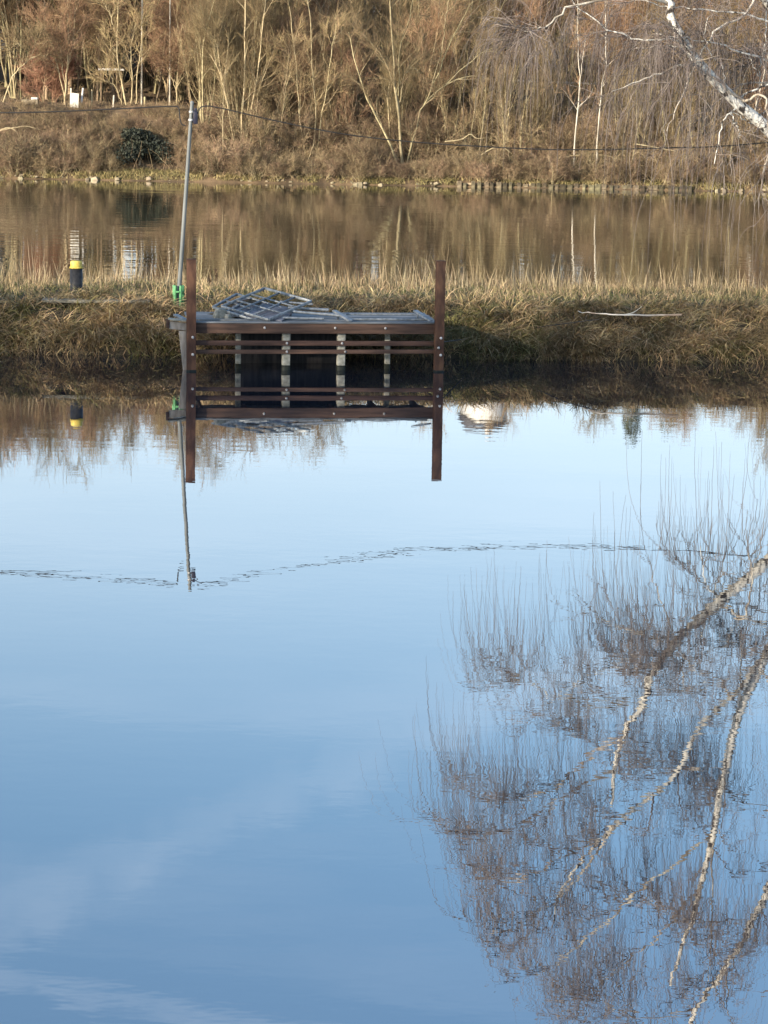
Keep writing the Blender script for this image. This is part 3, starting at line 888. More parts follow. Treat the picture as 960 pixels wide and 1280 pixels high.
p, d, l, r_ = spawn(PL, RL, 17, 0.3, 1.0, 0.8, 0.25, 2.0, 0.5, 0.35, 0.4, 0.5)
P2, R2 = grow(p, d, l, np.clip(r_, 0.014, 0.03), 7, 0.13, -0.03, 0.6)
k2 = (P2[:, 0, 2] > 11.5) | (rng.random(len(P2)) < np.where(P2[:, 0, 2] > 8, 0.7, 0.4))
P2 = P2[k2]; R2 = R2[k2]
fine.tubes(P2, R2, 5)
p, d, l, r_ = spawn(P2, R2, 6, 0.1, 1.0, 0.7, 0.25, 1.1, 0.5, 0.3, 0.6, 0.4)
P3, R3 = grow(p, d, l, np.full(len(l), 0.012), 5, 0.15, -0.12, 0.4)
k3 = (P3[:, 0, 2] > 11) | (rng.random(len(P3)) < np.where(P3[:, 0, 2] > 8, 0.75, 0.5))
P3 = P3[k3]; R3 = R3[k3]
tw.tubes(P3, R3, 3)
# hanging whips, thinned in patches so that the crown opens and closes
p, d, l, r_ = spawn(P3, R3, 6, 0.1, 1.0, 0.6, 0.3, 1.9, 0.6, 0.1, 0.6, 0.2)
den = wob(p[:, 0], p[:, 2], 0.9, 3) + wob(p[:, 1], p[:, 2], 0.6, 1) * 0.5
kp = rng.random(len(p)) < np.clip(0.62 + 0.15 * den, 0.35, 1)
kp &= ~((p[:, 2] < 8) & (p[:, 1] < -0.6) & (rng.random(len(p)) < 0.75))
kp &= ~((p[:, 2] < 11.5) & (rng.random(len(p)) < np.where(p[:, 2] < 7.5, 0.35, 0.12)))
p, d, l = p[kp], d[kp], l[kp] * rng.uniform(0.35, 1.55, int(kp.sum()))
P4, R4 = grow(p, d, l, np.full(len(l), 0.006), 8, 0.08, -0.55, 0.55)
tw.tubes(P4, R4, 3)
# a few long whips
p, d, l, r_ = spawn(P2, R2, 1, 0.4, 1.0, 0.6, 0.3, 3.6, 0.4, 0.0, 0.6, 0.2)
P5, R5 = grow(p, d, l, np.full(len(l), 0.01), 10, 0.05, -0.5, 0.6)
tw.tubes(P5, R5, 3)
fine.build('fine_branches', M['finebranch'], birch, True)
tw.build('hanging_twigs', M['birchtwig'], birch)

# ------------------------------------------------------------------ far bank wood
def far_pt(px, dv):
    """ground point on the far bank in picture column px, dv metres behind the waterline"""
    Yg = F0 + dv
    for _ in range(3):
        x = at(px, 150, Yg).x; Yg = F0 + FL * x + dv
    return Vector((x, Yg, float(far_z(x, Yg))))


protos = {}
GA = 'olive stemmed trees in the far wood'
GB = 'red brown twiggy trees in the far wood'
GC = 'leafless bushes on the far bank'
GI = 'ivy covered trees in the far wood'
LA = 'bare tree with many upright olive stems in the dense wood across the river'
LB = 'bare tree with a rounded red brown twiggy crown in the wood across the river'
LC = 'tangled leafless brown bush on the slope above the far shore'
LI = 'tall bare tree with an ivy clad trunk in the wood across the river'
protos['A'] = [make_tree('bare_tree', LA, 'tree', GA, int(rng.integers(6, 10)), rng.uniform(12, 15), 0.17, 0.08, M['bark_olive'], M['twig_olive'], 9, 8, 6, 0.2, 0.2, 0.12, 0.34, 0.32, 0.42, 1.0, 0.0115, 0.12) for _ in range(4)]
protos['B'] = [make_tree('bare_tree', LB, 'tree', GB, int(rng.integers(1, 3)), rng.uniform(11, 14), 0.12, 0.14, M['bark_brown'], M['twig_brown'], 17, 10, 7, 0.08, 0.05, 0.03, 0.75, 0.42, 0.42, 0.95, 0.0115, 0.22) for _ in range(3)]
protos['C'] = [make_tree('bare_bush', LC, 'bush', GC, int(rng.integers(9, 14)), rng.uniform(3.6, 5.0), 0.75, 0.035, M['bark_pale'], M['twig_bush'], 8, 6, 4, 0.02, -0.02, 0.0, 0.6, 0.42, 0.5, 0.6, 0.012, 0.1, 0.5, jit=0.14) for _ in range(4)]


def ivy_tree():
    r = make_tree('ivy_tree', LI, 'tree', GI, 1, 17, 0.04, 0.2, M['bark_brown'], M['twig_olive'], 14, 7, 5, 0.1, 0.1, 0.05, 0.7, 0.26, 0.42, 0.9, 0.013, 0.45)
    g = Geo()
    cs = [(0.15 * math.sin(z), 0.15 * math.cos(1.3 * z), z) for z in np.linspace(0.3, 12.5, 40)]
    leaf_cloud(g, cs, (0.75, 0.75, 0.45), 5200, 0.11)
    g.build('ivy', M['ivy'], r)
    return r


protos['I'] = [ivy_tree() for _ in range(2)]
LS = 'slender pale sapling with few side twigs in the wood across the river'
GS = 'slender saplings in the far wood'
protos['S'] = [make_tree('sapling', LS, 'tree', GS, int(rng.integers(1, 4)), rng.uniform(9, 12), 0.1, 0.045, M['bark_olive'], M['twig_olive'], 9, 4, 4, 0.25, 0.2, 0.12, 0.32, 0.2, 0.5, 0.7, 0.011, 0.25, 0.15, jit=0.05) for _ in range(3)]
first = {k: [True] * len(v) for k, v in protos.items()}


def plant(kind, p, sc, label=None, group=None, i=None):
    i = int(rng.integers(0, len(protos[kind]))) if i is None else i
    o = protos[kind][i]
    rz = rng.uniform(0, 2 * PI)
    s = (sc, sc, sc * rng.uniform(0.92, 1.08))
    if first[kind][i] and label is None:
        first[kind][i] = False
        o.location = p; o.rotation_euler = (0, 0, rz); o.scale = s
        return o
    return dup(o, p, rz, s, label, group)


# bushes along the slope above the water
for px in np.arange(-90, 1060, 26):
    for row in range(3):
        x = px + rng.uniform(-14, 14)
        dv = (0.5, 3.6, 7.0)[row] + rng.uniform(-0.1, 1.0)
        if 140 < x < 215 and row == 0: continue
        plant('C', far_pt(x, dv), rng.uniform(0.4, 0.95) * (0.75 if row == 0 else ((0.62, 0.55, 0.26)[row] if x < 250 else 1)))
for px in np.arange(-60, 1040, 15):
    if 142 < px < 235: continue
    plant('C', far_pt(px + rng.uniform(-8, 8), rng.uniform(0.2, 1.4)), rng.uniform(0.2, 0.5))
for px in np.arange(-70, 260, 11):
    for dv in (2.6, 4.6, 6.4, 8.2):
        if 145 < px < 212 and dv < 3: continue
        plant('C', far_pt(px + rng.uniform(-8, 8), dv + rng.uniform(-0.8, 0.8)), rng.uniform(0.34, 0.56) * (1 if dv < 4 else 0.8 if dv < 6 else 0.5 if dv < 8 else 0.22))
# main rows of trees
rows = [(6, 48, 'AAB', 0.75), (11, 36, 'AAB', 0.95), (18, 34, 'AB', 1.0), (26, 36, 'ABB', 1.0), (31, 30, 'BBA', 1.08), (38, 36, 'ABB', 1.05), (48, 48, 'AB', 0.95), (64, 46, 'ABB', 1.0), (84, 50, 'AB', 1.0)]
for dv, step, kinds, sc in rows:
    cols = np.concatenate([np.arange(-120, 345, step * (0.7 if dv > 24 else 1)), np.arange(350, 1090, step)])
    for px in cols:
        x = px + rng.uniform(-0.4, 0.4) * step
        d = dv + rng.uniform(-0.25, 0.25) * dv * 0.5
        if 600 < x < 750 and d < 21 and random.random() < 0.45: continue
        if x < 250 and d < 17: continue                               # open terrace and garden on the left
        if 455 < x < 545 and d < 5: continue                          # the big pale tree
        if 17 < d < 26 and 58 < x < 118: continue
        k = random.choice(kinds)
        if x > 700 and random.random() < 0.35: k = 'B'
        # the tree line drops from left to right as the reflection shows
        tall = np.interp(x, [-100, 230, 330, 380, 700, 760, 960], [1.36, 1.3, 1.2, 0.96, 0.96, 1.0, 1.06])
        plant(k, far_pt(x, d), sc * tall * rng.uniform(0.8, 1.05))
for px in np.arange(250, 1060, 11):
    x = px + rng.uniform(-6, 6)
    if 450 < x < 555: continue
    plant('S', far_pt(x, rng.uniform(1.5, 13)), rng.uniform(0.65, 1.2))
for px in (55, 98, 122, 192, 214, 240):
    plant('B', far_pt(px, 15 + rng.uniform(-1, 2)), rng.uniform(0.62, 0.78))
for px, dv in ((236, 40), (262, 30), (300, 36), (335, 44), (770, 40), (690, 60), (95, 60), (40, 48), (20, 70), (130, 52)):
    plant('I', far_pt(px, dv), rng.uniform(0.85, 1.0) * (1.0 if px < 400 else 0.75))
# evergreens
def evergreen(name, label, p, w, h, n, m=M['evergreen']):
    r = thing(name, label, 'bush' if h < 5 else 'tree', p)
    t = Geo().tubes(interp_line([(0, 0, -0.2), (0.1, 0, h * 0.5), (0, 0, h * 0.92)], 8), np.linspace(0.05 * h ** 0.5 + 0.04, 0.02, 8), 7).build('trunk', M['bark_brown'], r, True)
    g = Geo()
    cs = [(rng.normal() * w * 0.35, rng.normal() * w * 0.35, h * rng.uniform(0.2, 0.95)) for _ in range(26)]
    cs = [(x * (1.15 - z / h), y * (1.15 - z / h), z) for x, y, z in cs]
    leaf_cloud(g, cs, (w * 0.26, w * 0.26, h * (0.2 if h < 3 else 0.13)), n, 0.13)
    g.build('crown', m, r)
    return r


evergreen('evergreen_bush', 'dark evergreen bush above the lit grass patch on the far shore', far_pt(174, 2.4), 3.6, 2.5, 5000, M['darkleaf'])
evergreen('evergreen_tree', 'dark green evergreen tree behind the garden at the upper left', far_pt(88, 24), 6.5, 14, 14000)
evergreen('evergreen_tree', 'dark green evergreen tree between the two pale poles and the wood', far_pt(236, 24), 6, 13.5, 12000)
evergreen('evergreen_bush', 'dark evergreen bush low in the wood right of the big pale tree', far_pt(622, 22), 3.5, 4.2, 3500, M['darkleaf'])
for px, py, lab in ((790, 548, 'tall dark conifer on the hilltop mirrored right of the jetty'), (838, 536, 'shorter dark conifer on the hilltop mirrored beside the birch whips')):
    t = refl(px, py, F0 + 75); gz = float(far_z(t.x, t.y))
    evergreen('conifer', lab, (t.x, t.y, gz), 3.2, t.z - gz, 6000)
rb = make_tree('red_bush', 'rust red twiggy bush in the garden on the far bank', 'bush', None, 12, 4.2, 0.5, 0.03, M['twig_red'], M['twig_red'], 9, 7, 6, 0.05, 0.03, 0.02, 0.5, 0.38, 0.5, 0.6, 0.013, 0.1, 0.4)
rb.location = far_pt(62, 15)


# individual trees that stand out
def drawn_tree(name, label, dv, base, stems, bark, twig, side=(9, 6, 5), dense=1.0, twr=0.012, ln=2.6, up=0.06):
    p0 = far_pt(base, dv)
    root = thing(name, label, 'tree', p0)
    g = Geo(); c = Geo(); PP = []; RR = []
    for pts, r0, r1 in stems:
        r0 *= 0.62; r1 *= 0.75; L = []
        for i, q in enumerate(pts):
            y = p0.y + (q[2] if len(q) > 2 else 0)
            L.append(at(q[0], q[1], y) - p0)
        if pts[0][1] > 205: L[0] = Vector((L[0].x, L[0].y, -0.3))
        P = interp_line(L, 16); P[1:-1] += rng.normal(size=(14, 3)) * 0.03
        R = np.linspace(r0, r1, 16)
        g.tubes(P, R, 7); PP.append(P); RR.append(R)
    PP = np.stack(PP); RR = np.stack(RR)
    p, d, l, r_ = spawn(PP, RR, side[0], 0.3, 1.0, 0.6, 0.2, ln, 0.4, 0.4, 0.5)
    P1, R1 = grow(p, d, l, np.clip(r_, 0.012, 0.04), 6, 0.14, up, 0.7); g.tubes(P1, R1, 4)
    p, d, l, r_ = spawn(P1, R1, side[1], 0.2, 1.0, 0.6, 0.2, ln * 0.5, 0.4, 0.4, 0.6)
    P2, R2 = grow(p, d, l, np.full(len(l), 0.015), 4, 0.15, up, 0.5); c.tubes(P2, R2, 3)
    p, d, l, r_ = spawn(P2, R2, side[2], 0.1, 1.0, 0.5, 0.2, 0.8, 0.5, 0.2, 0.6)
    P3, R3 = grow(p, d, l, np.full(len(l), twr), 3, 0.15, up * 0.5, 0.5); c.tubes(P3, R3, 3)
    g.build('trunk', bark, root, True); c.build('crown', twig, root)
    return root


drawn_tree('spreading_tree', 'big pale tree with several fanning trunks at the middle of the far shore', 2.5, 502, [
    ([(503, 220), (500, 165), (494, 110), (491, 60), (487, 0), (484, -60)], 0.2, 0.05),
    ([(503, 220), (485, 175), (462, 130), (445, 80), (436, 40)], 0.16, 0.04),
    ([(499, 150), (496, 118), (480, 75), (465, 55), (455, 45)], 0.09, 0.03),
    ([(505, 218), (520, 160), (530, 130), (560, 105), (590, 95), (615, 100)], 0.14, 0.03),
    ([(528, 135), (545, 100), (560, 60), (575, 30), (588, 5)], 0.09, 0.03),
    ([(500, 128), (505, 95), (515, 85), (522, 88)], 0.05, 0.02),
    ([(498, 120), (500, 60), (512, 20), (520, -20)], 0.07, 0.03),
    ([(556, 107), (585, 80), (605, 65), (620, 58)], 0.06, 0.02),
    ([(533, 128), (552, 62), (557, 20), (565, -15)], 0.06, 0.03)], M['bark_olive'], M['twig_olive'], (9, 6, 5))
drawn_tree('thin_birch', 'thin white stemmed birch on the far shore, left one of a pair', 1.6, 716, [
    ([(716, 232), (719, 170), (725, 110), (723, 70), (722, 20), (724, -30)], 0.1, 0.03),
    ([(724, 105), (729, 70), (733, 45)], 0.04, 0.015)], M['bark_white'], M['twig_brown'], (12, 5, 4), ln=1.6)
drawn_tree('thin_birch', 'thin white stemmed birch on the far shore, right one of a pair', 1.8, 744, [
    ([(744, 234), (747, 180), (751, 120), (757, 80), (757, 40), (759, -20)], 0.1, 0.03)], M['bark_white'], M['twig_brown'], (12, 5, 4), ln=1.5)
drawn_tree('thin_birch', 'short pale birch stem leaning on the far shore below the big birch limb', 5, 921, [
    ([(921, 218), (928, 190), (936, 165), (946, 130), (958, 80), (966, 20)], 0.13, 0.05)], M['bark_white'], M['twig_brown'], (10, 5, 4), ln=1.8)
drawn_tree('leaning_tree', 'pale tree leaning to the right at the left edge above the garden', 10, 8, [
    ([(4, 128), (15, 98), (30, 80), (45, 70), (56, 70)], 0.1, 0.02),
    ([(33, 78), (30, 60), (20, 54)], 0.05, 0.015),
    ([(38, 74), (43, 58), (45, 46)], 0.04, 0.015)], M['bark_pale'], M['twig_olive'], (10, 6, 5), ln=1.8)
drawn_tree('garden_tree', 'pale fanning tree in the garden beside the white board', 12, 80, [
    ([(81, 132), (83, 95), (86, 60), (84, 20), (84, -25)], 0.13, 0.04),
    ([(81, 125), (74, 92), (66, 60), (54, 27)], 0.08, 0.02),
    ([(82, 110), (76, 70), (74, 30)], 0.06, 0.02),
    ([(84, 85), (92, 50), (93, 10)], 0.06, 0.02)], M['bark_pale'], M['twig_brown'], (12, 7, 6), ln=2.4)
drawn_tree('forked_tree', 'pale many stemmed tree on the terrace below the two tall poles', 11, 160, [
    ([(158, 132), (153, 108), (148, 80), (147, 40), (148, -20)], 0.13, 0.05),
    ([(163, 132), (165, 100), (164, 60), (172, 20)], 0.08, 0.02),
    ([(170, 130), (172, 90), (177, 50), (180, 10)], 0.08, 0.02),
    ([(152, 130), (145, 110), (136, 92)], 0.06, 0.02),
    ([(147, 50), (138, 20), (128, 0)], 0.05, 0.02)], M['bark_pale'], M['twig_olive'], (11, 6, 6), ln=2.4)
drawn_tree('forked_tree', 'pale fanning tree above the leaning pole on the far terrace', 11, 220, [
    ([(221, 132), (221, 108), (224, 70), (228, 30)], 0.1, 0.03),
    ([(221, 115), (212, 90), (204, 62)], 0.06, 0.02),
    ([(222, 108), (234, 85), (238, 60)], 0.06, 0.02)], M['bark_pale'], M['twig_brown'], (12, 7, 6), ln=2.2)
drawn_tree('yellow_tree', 'yellowish multi stemmed tree right of the leaning pole top', 4, 300, [
    ([(300, 205), (302, 150), (306, 90), (306, 20), (308, -50)], 0.12, 0.05),
    ([(304, 205), (312, 150), (322, 90), (330, 20), (334, -40)], 0.1, 0.04),
    ([(297, 205), (286, 140), (276, 95), (262, 68)], 0.1, 0.03),
    ([(277, 100), (272, 60), (266, 45)], 0.05, 0.02),
    ([(308, 205), (318, 170), (322, 120), (340, 70)], 0.07, 0.02)], M['bark_pale'], M['twig_olive'], (12, 7, 6), ln=2.6)
drawn_tree('yellow_tree', 'yellowish tree with slim upright stems left of the big pale tree', 4, 390, [
    ([(388, 212), (395, 150), (390, 90), (388, 20), (380, -30)], 0.1, 0.04),
    ([(392, 212), (402, 150), (410, 95), (420, 30)], 0.08, 0.03),
    ([(384, 212), (374, 140), (370, 80), (362, 10)], 0.08, 0.03)], M['bark_olive'], M['twig_olive'], (12, 7, 6), ln=2.6)


# arching dead branches over the shore
def dead_arch(label, px, dv, stems):
    p0 = far_pt(px, dv); r = thing('dead_bough', label, 'branch', p0)
    g = Geo()
    for pts, w in stems:
        L = [at(x, y, p0.y) - p0 for x, y in pts]
        P = interp_line(L, 14); P[1:] += rng.normal(size=(13, 3)) * 0.02
        g.tubes(P, np.linspace(w, w * 0.35, 14), 6)
    g.build('bough', M['bark_pale'], r, True)


dead_arch('pale dead bough arching over the shore right of the big pale tree', 601, 1.6, [([(601, 224), (600, 200), (604, 192), (620, 184), (632, 186), (640, 192)], 0.06), ([(602, 205), (612, 214), (630, 213), (655, 210), (678, 212)], 0.06), ([(556, 177), (575, 175), (588, 168), (596, 173), (606, 172)], 0.05)])
dead_arch('pale dead boughs drooping at the left end of the far shore', 2, 2.5, [([(-10, 168), (8, 160), (20, 164), (26, 178), (20, 195)], 0.06), ([(-10, 166), (10, 161), (30, 158), (50, 162)], 0.05), ([(0, 190), (10, 198), (18, 208)], 0.05)])
dead_arch('tangle of pale boughs dipping to the water near the right end of the far shore', 850, 1.2, [([(850, 232), (858, 220), (880, 212), (905, 207)], 0.06), ([(842, 230), (850, 222), (858, 205), (868, 195)], 0.05), ([(840, 226), (862, 214), (885, 204)], 0.05), ([(795, 180), (830, 186), (850, 192), (870, 205)], 0.04)])
dead_arch('low pale bough curving over the shore by the pair of thin birches', 690, 2.2, [([(640, 212), (655, 204), (670, 207)], 0.05), ([(690, 200), (720, 194), (760, 195), (790, 206)], 0.045)])
dead_arch('small pale stump with spread roots on the shore below the yellowish tree', 385, 1.2, [([(382, 224), (386, 212), (400, 210), (412, 208)], 0.06), ([(382, 224), (384, 205), (392, 180)], 0.05)])

# shoreline: stones on the left, timber piling on the right
sg = Geo()
for px in np.cumsum(rng.gamma(1.1, 8.5, 112)) - 60:
    q = far_pt(px, 0.0)
    s = rng.uniform(0.06, 0.2) * (1.5 if rng.random() < 0.08 else 1)
    if 565 < px < 860: continue
    sg.box((q.x, q.y + rng.uniform(-0.15, 0.35), 0.1 + rng.uniform(-0.08, 0.12)), (s * 2, s * 1.4, s * 1.1), tuple(rng.uniform(-0.4, 0.4, 3)), 0.75)
stuff(sg.build('shore_stones', M['stone'], bevel=0.05), 'pale stones edging the waterline of the far shore', 'stones')
pl0 = far_pt(575, -0.1)
pil = thing('timber_piling', 'low weathered timber piling along the right part of the far shore', 'retaining wall', pl0)
q0 = far_pt(572, -0.1); q1 = far_pt(868, -0.1)
n = 36
for i in range(n):
    t = (i + 0.5) / n
    c = q0.lerp(q1, t) - pl0; w = (q1 - q0).length / n
    b = Geo().box((0, 0, 0), (w * rng.uniform(0.45, 0.92), 0.16, 0.62 + rng.uniform(-0.2, 0.16)), None, 0.97).build('board', M['piling'], pil, bevel=0.02)
    b.location = (c.x + rng.uniform(-.1, .1), c.y + rng.uniform(-.08, .08), -0.05 - pl0.z + 0.1); b.rotation_euler = (0, rng.uniform(-0.03, 0.03), 0)
Geo().bar((q0 - pl0) + Vector((0, 0.14, 0.2 - pl0.z)), (q1 - pl0) + Vector((0, 0.14, 0.2 - pl0.z)), 0.1, 0.16).build('waling', M['piling'], pil)
# grass on the far shore
g = Geo()
xs = rng.uniform(-40, 42, 34000); vs = rng.uniform(0.0, 1.0, 34000) ** 1.3 * 0.95 - 0.05
px = 480 + xs / F0 * F
patch = (px > 140) & (px < 240)
vs = np.where(patch, vs * 1.8, vs)
keep = patch | (rng.random(34000) < np.clip(0.35 + 0.6 * wob(xs, xs * 0.3, 0.9, 5), 0.06, 0.9))
xs, vs = xs[keep], vs[keep]
ys = F0 + FL * xs + vs
b = np.stack([xs, ys, far_z(xs, ys)], 1); n = len(b)
blades(g, b, rng.uniform(0.1, 0.4, n), rng.uniform(0.05, 0.6, n), rng.uniform(0.1, 0.8, n), rng.uniform(0.012, 0.03, n))
stuff(g.build('shore_grass', M['fargrass']), 'sunlit yellow green grass along the far shore', 'grass')
# undergrowth stems
g = Geo()
N_ = 9000
xs = rng.uniform(-42, 44, N_); vs = rng.uniform(0.6, 40, N_)
ys = F0 + FL * xs + vs
p = np.stack([xs, ys, far_z(xs, ys)], 1)
d = np.stack([rng.normal(size=N_) * 0.4, rng.normal(size=N_) * 0.4, np.ones(N_)], 1)
low = (xs < -13.5) & (vs > 5)
P, R = grow(p, d, rng.uniform(0.8, 3.2, N_) * np.where(low, 0.25, 1), np.full(N_, 0.014), 5, 0.2, 0.0, 0.6)
g.tubes(P, R, 3)
stuff(g.build('undergrowth', M['twig_bush']), 'tangled dry undergrowth covering the floor of the far wood', 'undergrowth')

# garden things on the far terrace
def post(name, label, px, y0, y1, dv, r, m, lean=0.0, group=None):
    q = far_pt(px, dv); t = at(px + lean, y0, q.y); bq = at(px, y1, q.y)
    base = Vector((bq.x, q.y, min(bq.z, q.z)))
    o = Geo().tubes(interp_line([Vector((0, 0, -0.3)), t - base], 5), np.full(5, r), 8, True).build(name, m, None, True)
    o.location = base
    return tag(o, label, 'post', group)


post('fence_post', 'white fence post leaning right against the white board in the far garden', 100, 110, 138, 10, 0.08, M['white'], 4)
post('fence_post', 'short white fence post behind the left edge of the white board', 89, 110, 138, 10.6, 0.07, M['bark_white'])
post('fence_post', 'thin grey fence post right of the white board in the far garden', 115, 112, 138, 10.6, 0.05, M['bark_pale'])
post('fence_post', 'pale leaning fence post below the white beam in the far garden', 141, 119, 138, 10, 0.07, M['bark_white'], 1.5)
post('fence_post', 'pale fence post standing between the two many stemmed trees', 181, 121, 136, 10, 0.08, M['bark_pale'])
for (px, y, lab) in ((177, -40, 'tall pale pole rising out of the wood, left of the two'), (212, -40, 'tall pale pole rising out of the wood, right of the two')):
    q = far_pt(px, 13.5); t = at(px + 1, y, q.y) - q
    r = thing('tall_pole', lab, 'pole', q)
    Geo().tubes(interp_line([Vector((0, 0, -0.3)), t], 8), np.linspace(0.075, 0.055, 8), 10, True).build('shaft', M['bark_white'], r, True)
    Geo().box((t.x, t.y, t.z - 0.5), (1.4, 0.1, 0.1)).build('cross_arm', M['polegrey'], r)
q = far_pt(93, 9.6); c = at(93, 126.5, q.y)
wb = thing('white_board', 'white board propped between posts at the edge of the far garden', 'board', (c.x, q.y, c.z - 0.62))
Geo().box((0, 0, 0.62), (0.8, 0.05, 1.25), (0.05, 0.06, -0.45)).build('panel', M['board'], wb, bevel=0.01)
Geo().bar((0.25, 0.05, 0.0), (0.28, 0.5, 0.9), 0.05, 0.05).build('strut', M['bark_pale'], wb)
q = far_pt(139, 13); a = at(123, 86.5, q.y); b = at(155, 87.2, q.y)
wbm = thing('white_beam', 'white horizontal beam on two thin posts above the garden', 'beam', (a.x, a.y, q.z))
Geo().bar((0, 0, a.z - q.z), (b.x - a.x, 0, b.z - q.z), 0.1, 0.16).build('beam', M['white'], wbm, bevel=0.01)
for t in (0.1, 0.9):
    Geo().bar(((b.x - a.x) * t, 0.08, -0.2), ((b.x - a.x) * t, 0.08, a.z - q.z), 0.07, 0.07).build('post', M['bark_brown'], wbm)
q = far_pt(38, 11); bx = thing('garden_box', 'low pale crate at the left end of the far garden', 'crate', (q.x, q.y, q.z))
zz = at(38, 127, q.y).z
Geo().box((0, 0, (zz - q.z) * 0.6), (1.3, 0.8, 0.55)).build('body', M['stone'], bx, bevel=0.02)
Geo().box((0.35, 0, (zz - q.z) * 0.6 + 0.36), (0.5, 0.7, 0.16)).build('lid', M['white'], bx, bevel=0.02)
# guard rail on the hillside lane
q = far_pt(685, 22); a = at(612, 99, q.y); b = at(745, 105, q.y)
gr = thing('guard_rail', 'pale guard rail of a lane running through the far wood', 'guard rail', (a.x, a.y, a.z - 0.7))
Geo().bar((0, 0, 0.7), (b.x - a.x, 0, b.z - a.z + 0.7), 0.06, 0.16).build('rail', M['white'], gr, bevel=0.01)
for t in np.linspace(0.03, 0.97, 6):
    xx = a.x + (b.x - a.x) * t
    zt = 0.7 + (b.z - a.z) * t
    Geo().box(((b.x - a.x) * t, 0.08, zt - 0.9), (0.1, 0.08, 1.9)).build('post', M['polegrey'], gr)


# houses (grey one at the left edge, white ones above the wood seen in the reflection)
def house(name, label, base, w, d, h, rz, wall, rh):
    r = thing(name, label, 'house', base, rz)
    g = Geo().box((0, 0, h / 2 - 1), (w, d, h + 2))
    g.build('wall', wall, r)
    rf = Geo()
    e = 0.4
    x, y = w / 2 + e, d / 2 + e
    v = [(-x, -y, h + .02), (x, -y, h + .02), (x, y, h + .02), (-x, y, h + .02), (-x, 0, h + rh), (x, 0, h + rh)]
    rf.add(v, [(0, 1, 5, 4), (2, 3, 4, 5), (0, 3, 2, 1)], [(0, 4, 3), (1, 2, 5)])
    ro = rf.build('roof', M['roof'], r)
    Geo().box((w * 0.2, 0.3, h + rh), (0.6, 0.6, 1.2)).build('chimney', wall, ro)
    for i, x in enumerate(np.linspace(-w * 0.3, w * 0.3, 3)):
        for z in ((1.6, 4.4) if h > 4.5 else (1.6,)):
            f = Geo().box((x, -d / 2 - 0.02, z), (1.3, 0.08, 1.5)).build('window', M['white'], r)
            for s in (-0.3, 0.3):
                Geo().box((x + s, -d / 2 - 0.055, z), (0.5, 0.04, 1.3)).build('pane', M['glass'], f)
    return r


q = far_pt(-40, 34)
house('house', 'blue grey house at the left edge behind the garden trees', q, 9, 8, 4.2, 0.1, M['housegrey'], 2.6)
for (px, py, Y, lab, w) in ((604, 524, 330, 'white house on the hilltop seen mirrored right of the jetty', 3.6), (368, 522, 340, 'white house on the hilltop seen mirrored under the jetty beam', 8)):
    t = refl(px, py, Y)
    g0 = float(far_z(t.x, Y))
    house('house', lab, (t.x, Y, g0), w, 8, max(4.0, t.z - g0 - 0.2), 0.25, M['housewhite'], 1.4)

# ------------------------------------------------------------------ unseen bare trees added at the left to cast thin shade on the spit
structure(Geo().box((-165, 42, -0.9), (298, 70, 4)).build('shade_tree_ground', M['soil'], None, False, 0.3))  # ground added under the unseen shade trees
LB_ = 'tall bare tree added out of view to shade the spit'
GB_ = 'bare trees added out of view as shade for the spit'
for yy, off in ((50, 0), (57, 2.4)):
    for xx in np.arange(-82, -19, 4.5):
        plant('B', Vector((xx + off + rng.uniform(-.8, .8), yy + rng.uniform(-1, 1), 1.0)), rng.uniform(1.15, 1.3), LB_, GB_)

# ------------------------------------------------------------------ sky, sun
AZ = math.radians(-132); EL = math.radians(15)
sd = Vector((math.sin(AZ) * math.cos(EL), math.cos(AZ) * math.cos(EL), math.sin(EL)))
sun = bpy.data.lights.new('sun', 'SUN'); sun.energy = 4.0; sun.angle = math.radians(0.5); sun.color = (1.0, 0.88, 0.72)
so = bpy.data.objects.new('sun', sun); COL.objects.link(so)
so.rotation_euler = sd.to_track_quat('Z', 'Y').to_euler(); so.location = sd * 100 + Vector((0, 100, 0))
w = bpy.data.worlds.new('World'); S.world = w; w.use_nodes = True
nt = w.node_tree; N = nt.nodes; L = nt.links
bgd = N['Background']
sky = N.new('ShaderNodeTexSky'); sky.sky_type = 'NISHITA'; sky.sun_disc = False
sky.sun_elevation = EL; sky.sun_rotation = AZ
sky.air_density = 1.2; sky.dust_density = 1.3; sky.ozone_density = 3.7
tc = N.new('ShaderNodeTexCoord')
sx = N.new('ShaderNodeSeparateXYZ'); L.new(tc.outputs['Generated'], sx.inputs[0])
za = N.new('ShaderNodeMath'); za.operation = 'ADD'; za.inputs[1].default_value = 0.12; L.new(sx.outputs['Z'], za.inputs[0])
zm = N.new('ShaderNodeMath'); zm.operation = 'MAXIMUM'; zm.inputs[1].default_value = 0.05; L.new(za.outputs[0], zm.inputs[0])
dx = N.new('ShaderNodeMath'); dx.operation = 'DIVIDE'; L.new(sx.outputs['X'], dx.inputs[0]); L.new(zm.outputs[0], dx.inputs[1])
dy = N.new('ShaderNodeMath'); dy.operation = 'DIVIDE'; L.new(sx.outputs['Y'], dy.inputs[0]); L.new(zm.outputs[0], dy.inputs[1])
cx = N.new('ShaderNodeCombineXYZ'); L.new(dx.outputs[0], cx.inputs[0]); L.new(dy.outputs[0], cx.inputs[1])
mp = N.new('ShaderNodeMapping'); mp.inputs['Scale'].default_value = (0.9, 2.6, 1); mp.inputs['Rotation'].default_value = (0, 0, 0.5)
L.new(cx.outputs[0], mp.inputs['Vector'])
nz = N.new('ShaderNodeTexNoise'); nz.inputs['Scale'].default_value = 1.3; nz.inputs['Detail'].default_value = 7; nz.inputs['Roughness'].default_value = 0.55
L.new(mp.outputs[0], nz.inputs['Vector'])
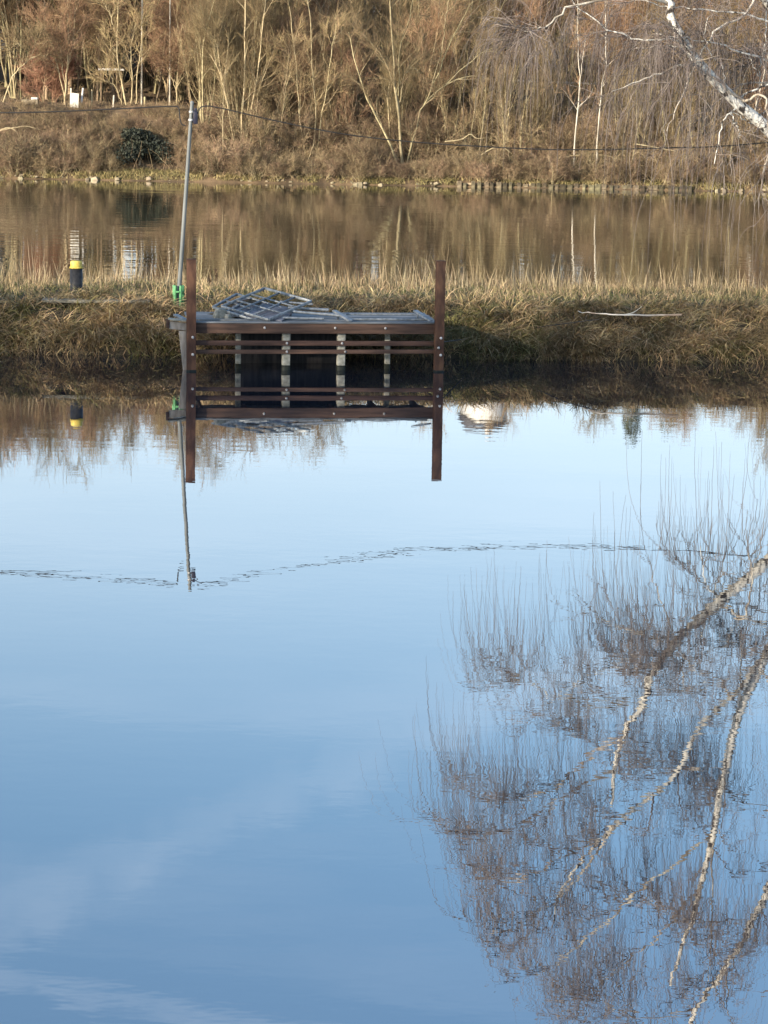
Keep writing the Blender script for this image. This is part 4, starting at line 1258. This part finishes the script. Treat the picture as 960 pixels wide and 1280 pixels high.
cr = N.new('ShaderNodeMapRange'); cr.inputs['From Min'].default_value = 0.5; cr.inputs['From Max'].default_value = 0.8
cr.inputs['To Max'].default_value = 0.1
L.new(nz.outputs['Fac'], cr.inputs['Value'])
mix = N.new('ShaderNodeMixRGB'); mix.inputs['Color2'].default_value = (7.5, 7.8, 8.2, 1)
L.new(cr.outputs['Result'], mix.inputs['Fac']); L.new(sky.outputs['Color'], mix.inputs['Color1'])
hz = N.new('ShaderNodeMapRange'); hz.interpolation_type = 'SMOOTHSTEP'
hz.inputs['From Min'].default_value = 0.29; hz.inputs['From Max'].default_value = 0.04
hz.inputs['To Max'].default_value = 0.5
L.new(sx.outputs['Z'], hz.inputs['Value'])
mix2 = N.new('ShaderNodeMixRGB'); mix2.inputs['Color2'].default_value = (5.95, 6.0, 6.6, 1)
L.new(hz.outputs['Result'], mix2.inputs['Fac']); L.new(mix.outputs['Color'], mix2.inputs['Color1'])
last = mix2.outputs['Color']
# two thin streaks of high cloud across the sky
def skydir(px, py):
    d = ray(px, py); return Vector((d.x, d.y, -d.z)).normalized()
wn = N.new('ShaderNodeTexNoise'); wn.inputs['Scale'].default_value = 55; wn.inputs['Detail'].default_value = 6
L.new(tc.outputs['Generated'], wn.inputs['Vector'])
for (a, b, wd, amt) in (((0, 1222), (330, 1288), 0.0075, 0.2), ((40, 1130), (520, 930), 0.016, 0.13)):
    nrm = skydir(*a).cross(skydir(*b)).normalized()
    dp = N.new('ShaderNodeVectorMath'); dp.operation = 'DOT_PRODUCT'; dp.inputs[1].default_value = nrm
    L.new(tc.outputs['Generated'], dp.inputs[0])
    wv = N.new('ShaderNodeMath'); wv.operation = 'MULTIPLY_ADD'; wv.inputs[1].default_value = wd * 1.6; L.new(wn.outputs['Fac'], wv.inputs[0])
    sb_ = N.new('ShaderNodeMath'); sb_.operation = 'ADD'; sb_.inputs[1].default_value = -wd * 0.8
    L.new(dp.outputs['Value'], sb_.inputs[0]); L.new(sb_.outputs[0], wv.inputs[2])
    ab = N.new('ShaderNodeMath'); ab.operation = 'ABSOLUTE'; L.new(wv.outputs[0], ab.inputs[0])
    ms = N.new('ShaderNodeMapRange'); ms.interpolation_type = 'SMOOTHSTEP'
    ms.inputs['From Min'].default_value = wd; ms.inputs['From Max'].default_value = 0; ms.inputs['To Max'].default_value = amt
    L.new(ab.outputs[0], ms.inputs['Value'])
    mm = N.new('ShaderNodeMath'); mm.operation = 'MULTIPLY'; L.new(ms.outputs['Result'], mm.inputs[0]); L.new(wn.outputs['Fac'], mm.inputs[1])
    mw = N.new('ShaderNodeMixRGB'); mw.inputs['Color2'].default_value = (6.5, 6.9, 7.4, 1)
    L.new(mm.outputs[0], mw.inputs['Fac']); L.new(last, mw.inputs['Color1']); last = mw.outputs['Color']
L.new(last, bgd.inputs['Color'])
bgd.inputs['Strength'].default_value = 0.15

S.view_settings.view_transform = 'Standard'
S.view_settings.look = 'None'
S.view_settings.exposure = 1.15
S.view_settings.gamma = 1
S.view_settings.use_curve_mapping = False
S.cycles.max_bounces = 6
S.cycles.diffuse_bounces = 2
S.cycles.glossy_bounces = 3
